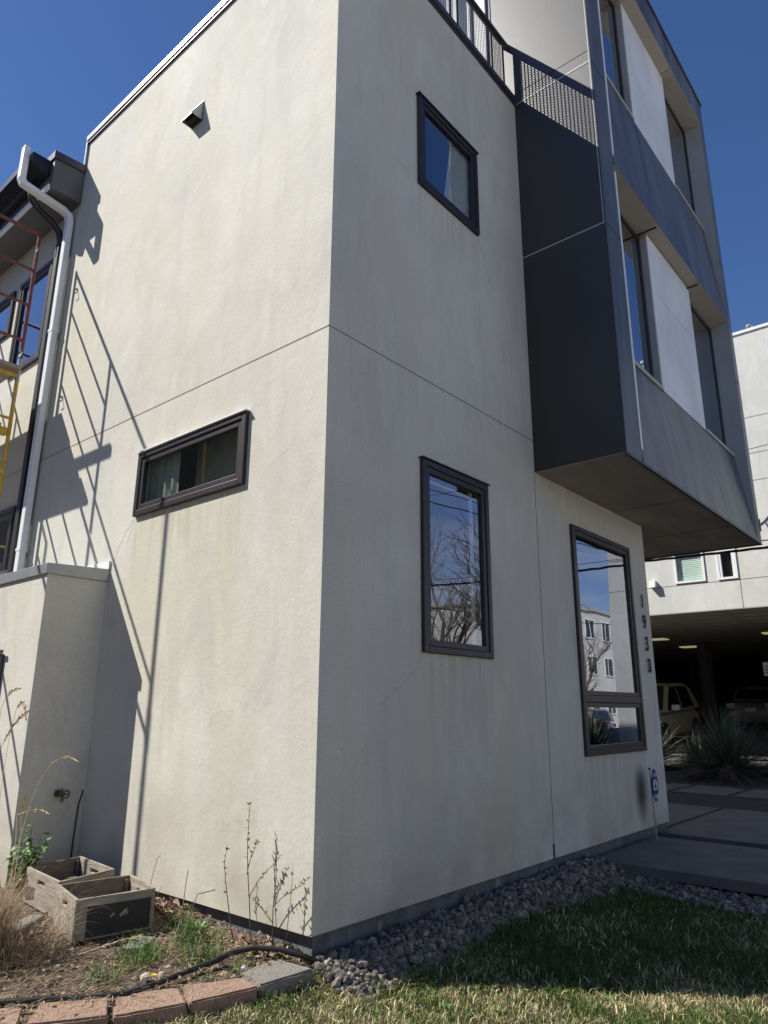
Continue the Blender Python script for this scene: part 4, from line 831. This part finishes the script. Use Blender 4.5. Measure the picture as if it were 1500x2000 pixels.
for (x,y) in ((22.,4.15),(22.,-1),(30,7)):
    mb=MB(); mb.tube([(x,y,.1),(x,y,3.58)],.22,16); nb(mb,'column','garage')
mb=MB(); mb.box(17.96,18.0,.9,1.52,2.27,2.62); nb(mb,'carport_sign','signwhite')
mb=MB()
for z in (2.36,2.44,2.52): mb.box(17.955,17.96,.95,1.47,z-.02,z+.01)
nb(mb,'sign_lettering','signred')
def zfl(x): return .3+.05*max(0,x-15)
mb=MB(); mb.add([(13.9,-8,.02),(13.9,16,.02),(14,-8,.24),(14,16,.24),(15,-8,.3),(15,16,.3),(40,-8,zfl(40)),(40,16,zfl(40))],[(0,1,3,2),(2,3,5,4),(4,5,7,6)]); mb.build('parking_floor','gfloor')['kind']='structure'
# low railing between bed and carport
rl=MB(); 
for y in (2.05,2.25,1.85,1.6,3.0,.6): rl.box(13.6,13.64,y-.02,y+.02,.1,.85)
for z in (.4,.6,.82): rl.box(13.61,13.63,.5,3.2,z-.012,z+.012)
tag(rl.build('low_railing','carblack'),'low dark railing between the yuccas and the carport','railing')
# ---- cars
def car(name,L_,Wd,Hr,paint,label,loc,rotz,sedan=False,slope=0,cat='car'):
    """nose towards local -x"""
    c=empty(name,loc,label=label,cat=cat); hw=Wd/2; hb=.98 if not sedan else .92
    # stations along the length: x, belt height, half width, sill height
    prof=[(0,.55,.72),(.12,.74,.86),(.9,hb-.04,.97),(1.15,hb,.99),(L_*.5,hb+.02,1.0),(L_*.8,hb+.03,1.0),(L_-.35,hb+(.02 if not sedan else .04),.96),(L_-.05,hb-.1,.88),(L_,.55,.8)]
    bm=MB(); ring_=[]
    for (x,h,wk) in prof:
        w_=hw*wk; lo=.24; pts=[(-w_*.92,lo),(-w_,lo+.16),(-w_,h-.22),(-w_*.93,h-.05),(-w_*.6,h),(w_*.6,h),(w_*.93,h-.05),(w_,h-.22),(w_,lo+.16),(w_*.92,lo)]
        ring_.append([(x,a,b) for a,b in pts])
    vs=[p for r__ in ring_ for p in r__]; n=10; fs=[(i*n+k,i*n+(k+1)%n,(i+1)*n+(k+1)%n,(i+1)*n+k) for i in range(len(prof)-1) for k in range(n)]+[tuple(range(n))[::-1],tuple(range((len(prof)-1)*n,len(prof)*n))]
    bm.add(vs,fs); body=recalc(bm.build('body',paint,c)); body.data.polygons.foreach_set('use_smooth',[True]*len(body.data.polygons)); body.modifiers.new('s','SUBSURF').levels=2; body.modifiers['s'].render_levels=2
    xr=L_-.15 if not sedan else L_-.95; g=[(1.05,hb-.03),(1.75,Hr-.04),(2.1,Hr),(xr-.65,Hr-.02),(xr-.3,Hr-.12),(xr,hb)]
    gm=MB(); vs=[]
    for (x,z) in g:
        k=(z-hb)/(Hr-hb); w_=hw*(.95-.16*max(0,k)); vs+=[(x,-w_,z),(x,-w_*.5,z+.015),(x,w_*.5,z+.015),(x,w_,z)]
    fs=[(i*4+k,i*4+k+1,(i+1)*4+k+1,(i+1)*4+k) for i in range(len(g)-1) for k in range(3)]+[tuple(i*4 for i in range(len(g)))[::-1],tuple(i*4+3 for i in range(len(g)))]
    gm.add(vs,fs); recalc(gm.build('roof',paint,c,smooth=False,bevel=.09))
    def side(pts,y,nm,m_):
        q_=MB(); vv=[]
        for (x,z) in pts:
            k=(z-hb)/(Hr-hb); w_=hw*(.95-.16*max(0,k))+.004; vv.append((x,w_*y,z))
        q_.add(vv,[tuple(range(len(vv)))]); return q_.build(nm,m_,c)
    for s in (-1,1):
        side([(1.25,hb+.03),(1.85,Hr-.09),(2.35,Hr-.07),(2.35,hb+.03)],s,'side_window','carglass'); side([(2.42,hb+.03),(2.42,Hr-.07),(xr-.75,Hr-.1),(xr-.5,hb+.05)],s,'side_window','carglass')
        q=MB(); q.obox((1.45,s*(hw+.1),hb+.09),(.06,0,0),(0,.1,0),(0,0,.07)); q.build('mirror','signwhite' if not sedan else paint,c,bevel=.02)
        for x in (.78,L_-.85):
            wh_=MB(); wh_.tube([(x,s*(hw-.22),.33),(x,s*(hw+.012),.33)],.33,24); wo_=wh_.build('wheel','tyre',c); wr=MB(); wr.tube([(x,s*(hw-.02),.33),(x,s*(hw+.02),.33)],.2,12); wr.build('rim','alloy',wo_)
            ar=MB(); ar.tube([(x,s*(hw-.2),.34),(x,s*(hw+.003),.34)],.385,24); ar.build('wheel_arch','carblack',c)
        q=MB(); q.obox((.16,s*hw*.68,.68),(.08,0,0),(0,.17,0),(0,0,.07)); q.build('headlight','lens',c,bevel=.02)
        q=MB(); q.obox((L_-.03,s*hw*.70,.80),(.06,0,0),(0,.15,0),(0,0,.09)); q.build('tail_light','tail' if not sedan else 'lens',c,bevel=.02)
    ws=MB(); k=.82; ws.quad((1.12,-hw*.86,hb+.02),(1.12,hw*.86,hb+.02),(1.70,hw*.74,Hr-.07),(1.70,-hw*.74,Hr-.07)); o=ws.build('windscreen','carglass',c); o.location=(-.03,0,.025)
    ws=MB(); ws.quad((xr-.02,-hw*.8,hb+.05),(xr-.02,hw*.8,hb+.05),(xr-.33,hw*.7,Hr-.13),(xr-.33,-hw*.7,Hr-.13)); o=ws.build('rear_window','carglass',c); o.location=(.035,0,.015)
    q=MB(); q.obox((.0,0,.58),(.03,0,0),(0,.38,0),(0,0,.08)); q.build('grille','carblack',c); q=MB(); q.obox((L_+.0,0,.66),(.015,0,0),(0,.17,0),(0,0,.06)); q.build('number_plate','signwhite',c)
    q=MB(); q.obox((L_-.02,0,.42),(.06,0,0),(0,hw*.9,0),(0,0,.05)); q.build('bumper','silver' if sedan else 'carblack',c,bevel=.02)
    c.rotation_euler=(0,-slope,rotz); return c
car('suv',4.1,1.78,1.68,'tan','gold suv parked nose out under the carport',(15.35,4.48,.315),0,slope=.05)
car('sedan',4.5,1.75,1.42,'silver','dark silver sedan seen from behind, deep in the carport',(28.4,3.42,.97),math.pi,sedan=True,slope=-.05)
# reflections: street side
car('pickup_car',4.6,1.85,1.6,'silver','silver car parked along the street behind the photographer',(27,-12.2,-.16),0)
# ---- wires
def wire(p,q,sag,rad,label,n=16,twist=False):
    p=Vector(p);q=Vector(q); mb=MB(); pts=[p.lerp(q,i/n)-Vector((0,0,sag*4*(i/n)*(1-i/n))) for i in range(n+1)]
    if twist:
        m_=400; L0=[]
        for ph in (0,2.1,4.2):
            L0=[]
            for i in range(m_+1):
                t=i/m_; c=p.lerp(q,t)-Vector((0,0,sag*4*t*(1-t))); a=t*130+ph; L0.append(c+Vector((math.cos(a)*.014,0,math.sin(a)*.014)))
            mb.tube(L0,rad,5,True)
    else: mb.tube(pts,rad,6)
    return tag(mb.build('power_line','wire',smooth=True),label,'cable','power lines')
wire((10,-14,4.6),(10,9,4.45),.45,.012,'thick twisted service cable crossing below the bay',twist=True)
wire((10,-14,4.75),(10,9,4.55),.45,.006,'thin cable just above the twisted service cable')
wire((12.5,-14,7.9),(13.2,9,6.75),.35,.008,'thin upper cable crossing the white building')
wire((-30,-6.4,5.0),(40,-6.4,7.9),.5,.015,'street cable, lower one reflected in the windows'); wire((-30,-6.4,5.3),(40,-6.4,8.2),.5,.010,'street cable, upper one reflected in the windows')
wire((-20,-12,4.3),(45,-12,6.6),.8,.02,'thick street cable reflected beside the bare tree')
# ---- yuccas and tufts
def yucca(x,y,z,n,L0,seed,label,m_='yucca',wd=.016,name='yucca',cat='yucca',spread=1.75,grp='spiky yuccas in the mulch bed'):
    random.seed(seed); mb=MB()
    for i in range(n):
        a=random.random()*6.28; th=spread*random.random()**.75; L_=L0*random.choice((.6,.8,.9,1,1.05))*random.uniform(.85,1.1); d=Vector((math.cos(a)*math.sin(th),math.sin(a)*math.sin(th),math.cos(th))); b=Vector((random.gauss(0,.03),random.gauss(0,.03),.12*L0)); s=d.cross(Vector((0,0,1))); s=(s if s.length>.01 else Vector((1,0,0))).normalized(); s=(s+Vector((0,0,random.uniform(-.6,.6)))).normalized()
        mid=b+d*L_*.55+Vector((0,0,-.0)); tip=b+d*L_-Vector((0,0,L_*.10*math.sin(th))); w_=wd/2
        mb.add([b-s*w_,b+s*w_,mid+s*w_*.9,mid-s*w_*.9,tip],[(0,1,2,3),(3,2,4)],random.random())
    return tag(mb.build(name,m_,loc=(x,y,z)),label,cat,grp)
yucca(12.5,1.15,.08,1150,1.36,1,'large spiky yucca in the middle of the mulch bed')
yucca(12.6,-.6,.1,800,1.3,2,'large spiky yucca at the right edge of the photo')
yucca(13.35,.1,.12,700,1.2,6,'spiky yucca behind the large one, at the carport edge'); yucca(13.4,2.05,.12,600,.75,7,'low spiky yucca before the front wheel of the gold suv'); yucca(12.9,2.85,.1,800,1.15,3,'spiky yucca half hidden behind the house corner')
yucca(11.75,1.62,.03,380,.36,4,'brown dormant tuft left of the other by the stepping slabs','drytuft',.008,'dry_tuft','grass tuft',1.7,'dormant tufts by the slabs')
yucca(11.75,.98,.03,380,.38,5,'brown dormant tuft below the large yucca','drytuft',.008,'dry_tuft','grass tuft',1.7,'dormant tufts by the slabs')
for i,(x,y) in enumerate(((11.6,-4.7),(12.8,-5.1),(13.8,-4.7),(14.9,-5.1),(15.9,-5.5))): yucca(x,y,.0,600,1.2,20+i,['first','second','third','fourth','fifth'][i]+' yucca from the house in the street-side row reflected in the lower pane',m_='yucca',wd=.03,grp='street-side yuccas')
#@@STREET
# ================================================================ STREET SIDE (seen only as reflections)
def bare_tree(x,y,h,seed,label,r0=.16):
    random.seed(seed); t=empty('bare_tree',(x,y,0),label=label,cat='tree',group='bare street trees'); tr=MB(); cr_=MB()
    def grow(p,d,L_,r_,lv):
        n=4; pts=[p]; dd=d
        for i in range(n):
            dd=(dd+Vector((random.gauss(0,.13),random.gauss(0,.13),random.gauss(.03,.08)))).normalized(); pts.append(pts[-1]+dd*L_/n)
        (tr if lv<1 else cr_).tube(pts,[r_*(1-.45*i/n) for i in range(n+1)],7 if lv<2 else 3,False)
        if lv>=6 or L_<.12: return
        for k in range(3 if lv<5 else 2):
            t_=random.uniform(.45,1) if k else 1; q=pts[min(n,int(t_*n))]; ax=Vector((random.gauss(0,1),random.gauss(0,1),random.gauss(0,.5))).normalized(); grow(q,(dd+ax*random.uniform(.4,.8)).normalized(),L_*random.uniform(.6,.8),r_*.58,lv+1)
    grow(Vector((0,0,-.3)),Vector((random.gauss(0,.05),random.gauss(0,.05),1)).normalized(),h*.33,r0,0)
    tr.build('trunk','bark',t); cr_.build('crown','bark',t)
bare_tree(15.6,-9.0,10.0,4,'bare tree on the verge, nearest the house',.15); bare_tree(20.6,-14.8,13,8,'bare tree across the street from the house',.2); bare_tree(26.5,-10.5,6.5,15,'bare small tree by the utility pole',.12); bare_tree(18.3,-12.5,10.0,23,'bare slim tree between the two street trees',.13)
up=MB(); up.tube([(30.4,-12.4,-.1),(30.4,-12.4,7.3)],[.12,.09],12); pl=tag(up.build('utility_pole','polewood'),'wooden utility pole standing beside the road','utility pole')
MB().tube([(30.4,-12.4,6.5),(30.4,-12.0,6.5),(30.4,-11.9,6.2)],.03).build('insulator_bracket','steel',pl)
def blockhouse(name,x0,x1,y0,y1,h,label,m_='stucco_white',rows=((1.0,2.4),(4.0,5.6),(7.0,8.6)),step=3.4):
    t=empty(name,((x0+x1)/2,y1,0),label=label,cat='building'); pi_=Matrix.Translation(-Vector(t.location))
    def b_(mb,n,mm,par=t):
        o=mb.build(n,mm,par); 
        if par is t: o.matrix_parent_inverse=pi_
        return o
    b_(MB().box(x0,x1,y0,y1,-.3,h),'wall',m_); b_(MB().box(x0-.15,x1+.15,y0-.15,y1+.15,h,h+.18),'roof','beige')
    x=x0+1.0
    while x+1.9<x1:
        for (a,c) in rows:
            if c>h: continue
            mb=MB(); ring(mb,'y',y1+.0,y1+.07,x,x+1.8,a,c,.09); mb.box(x+.86,x+.94,y1,y1+.06,a+.09,c-.09); wf=b_(mb,'window','white_metal'); g=MB(); g.quad((x+.08,y1+.02,a+.08),(x+1.72,y1+.02,a+.08),(x+1.72,y1+.02,c-.08),(x+.08,y1+.02,c-.08)); g.build('pane','carglass',wf)
        x+=step
    return t
t=blockhouse('apartment_building',44,76,-34,-22,9.3,'pale three-storey apartment building across the street')
blockhouse('terrace_building',-34,6,-33,-21,8.2,'long pale building across the street to the left of the house')
blockhouse('house',16,30,-32,-24,4.2,'low tan house behind the street trees',rows=((1.0,2.4),))
bpy.data.objects['house'].children[0].data.materials[0]=mat('tan_wall',(.30,.24,.19),.85,var=.1)
# unseen building, added to block sky light and darken reflections in the low window
SB=empty('sky_blocker_building',(-14,4,0),label='unseen dark grey-green building added across the side yard to cut sky light, reflected in the low window',cat='building'); pj=Matrix.Translation(Vector((14,-4,0)))
o=MB().box(-24,-14,-3,15,-.3,8.3).box(-26,-14.002,15.001,60,-.3,15.5).build('wall',mat('blocker_wall',(.10,.105,.09),.9,var=.25,vscale=8),SB); o.matrix_parent_inverse=pj
o=MB().box(-24.2,-13.8,-3.2,15,8.3,8.5).build('roof','metal_dark',SB); o.matrix_parent_inverse=pj
for y in (-1,3,7,11):
    for z in (1.2,4.6):
        q=MB(); ring(q,'x',-14,-13.93,y,y+1.5,z,z+1.7,.08); q.box(-14,-13.95,y+.72,y+.78,z+.08,z+1.62); wf=q.build('window','frame',SB); wf.matrix_parent_inverse=pj; g=MB(); g.quad((-13.98,y+.07,z+.07),(-13.98,y+1.43,z+.07),(-13.98,y+1.43,z+1.63),(-13.98,y+.07,z+1.63)); g.build('pane','carglass',wf)
for i,(x,y) in enumerate(((21.6,-8.4),(22.4,-8.7),(23.1,-8.4))):
    b=empty('traffic_barrel',(x,y,0),label=['left','middle','right'][i]+' one of three orange and white traffic barrels by the road',cat='traffic barrel',group='traffic barrels'); q=MB(); q.tube([(0,0,0),(0,0,.95)],[.27,.2],14); q.build('drum','orange',b)
    for z in (.35,.65):
        q=MB(); q.tube([(0,0,z),(0,0,z+.12)],[.253-.07*z+.02,.25-.07*z+.01],14,False); q.build('stripe','signwhite',b)
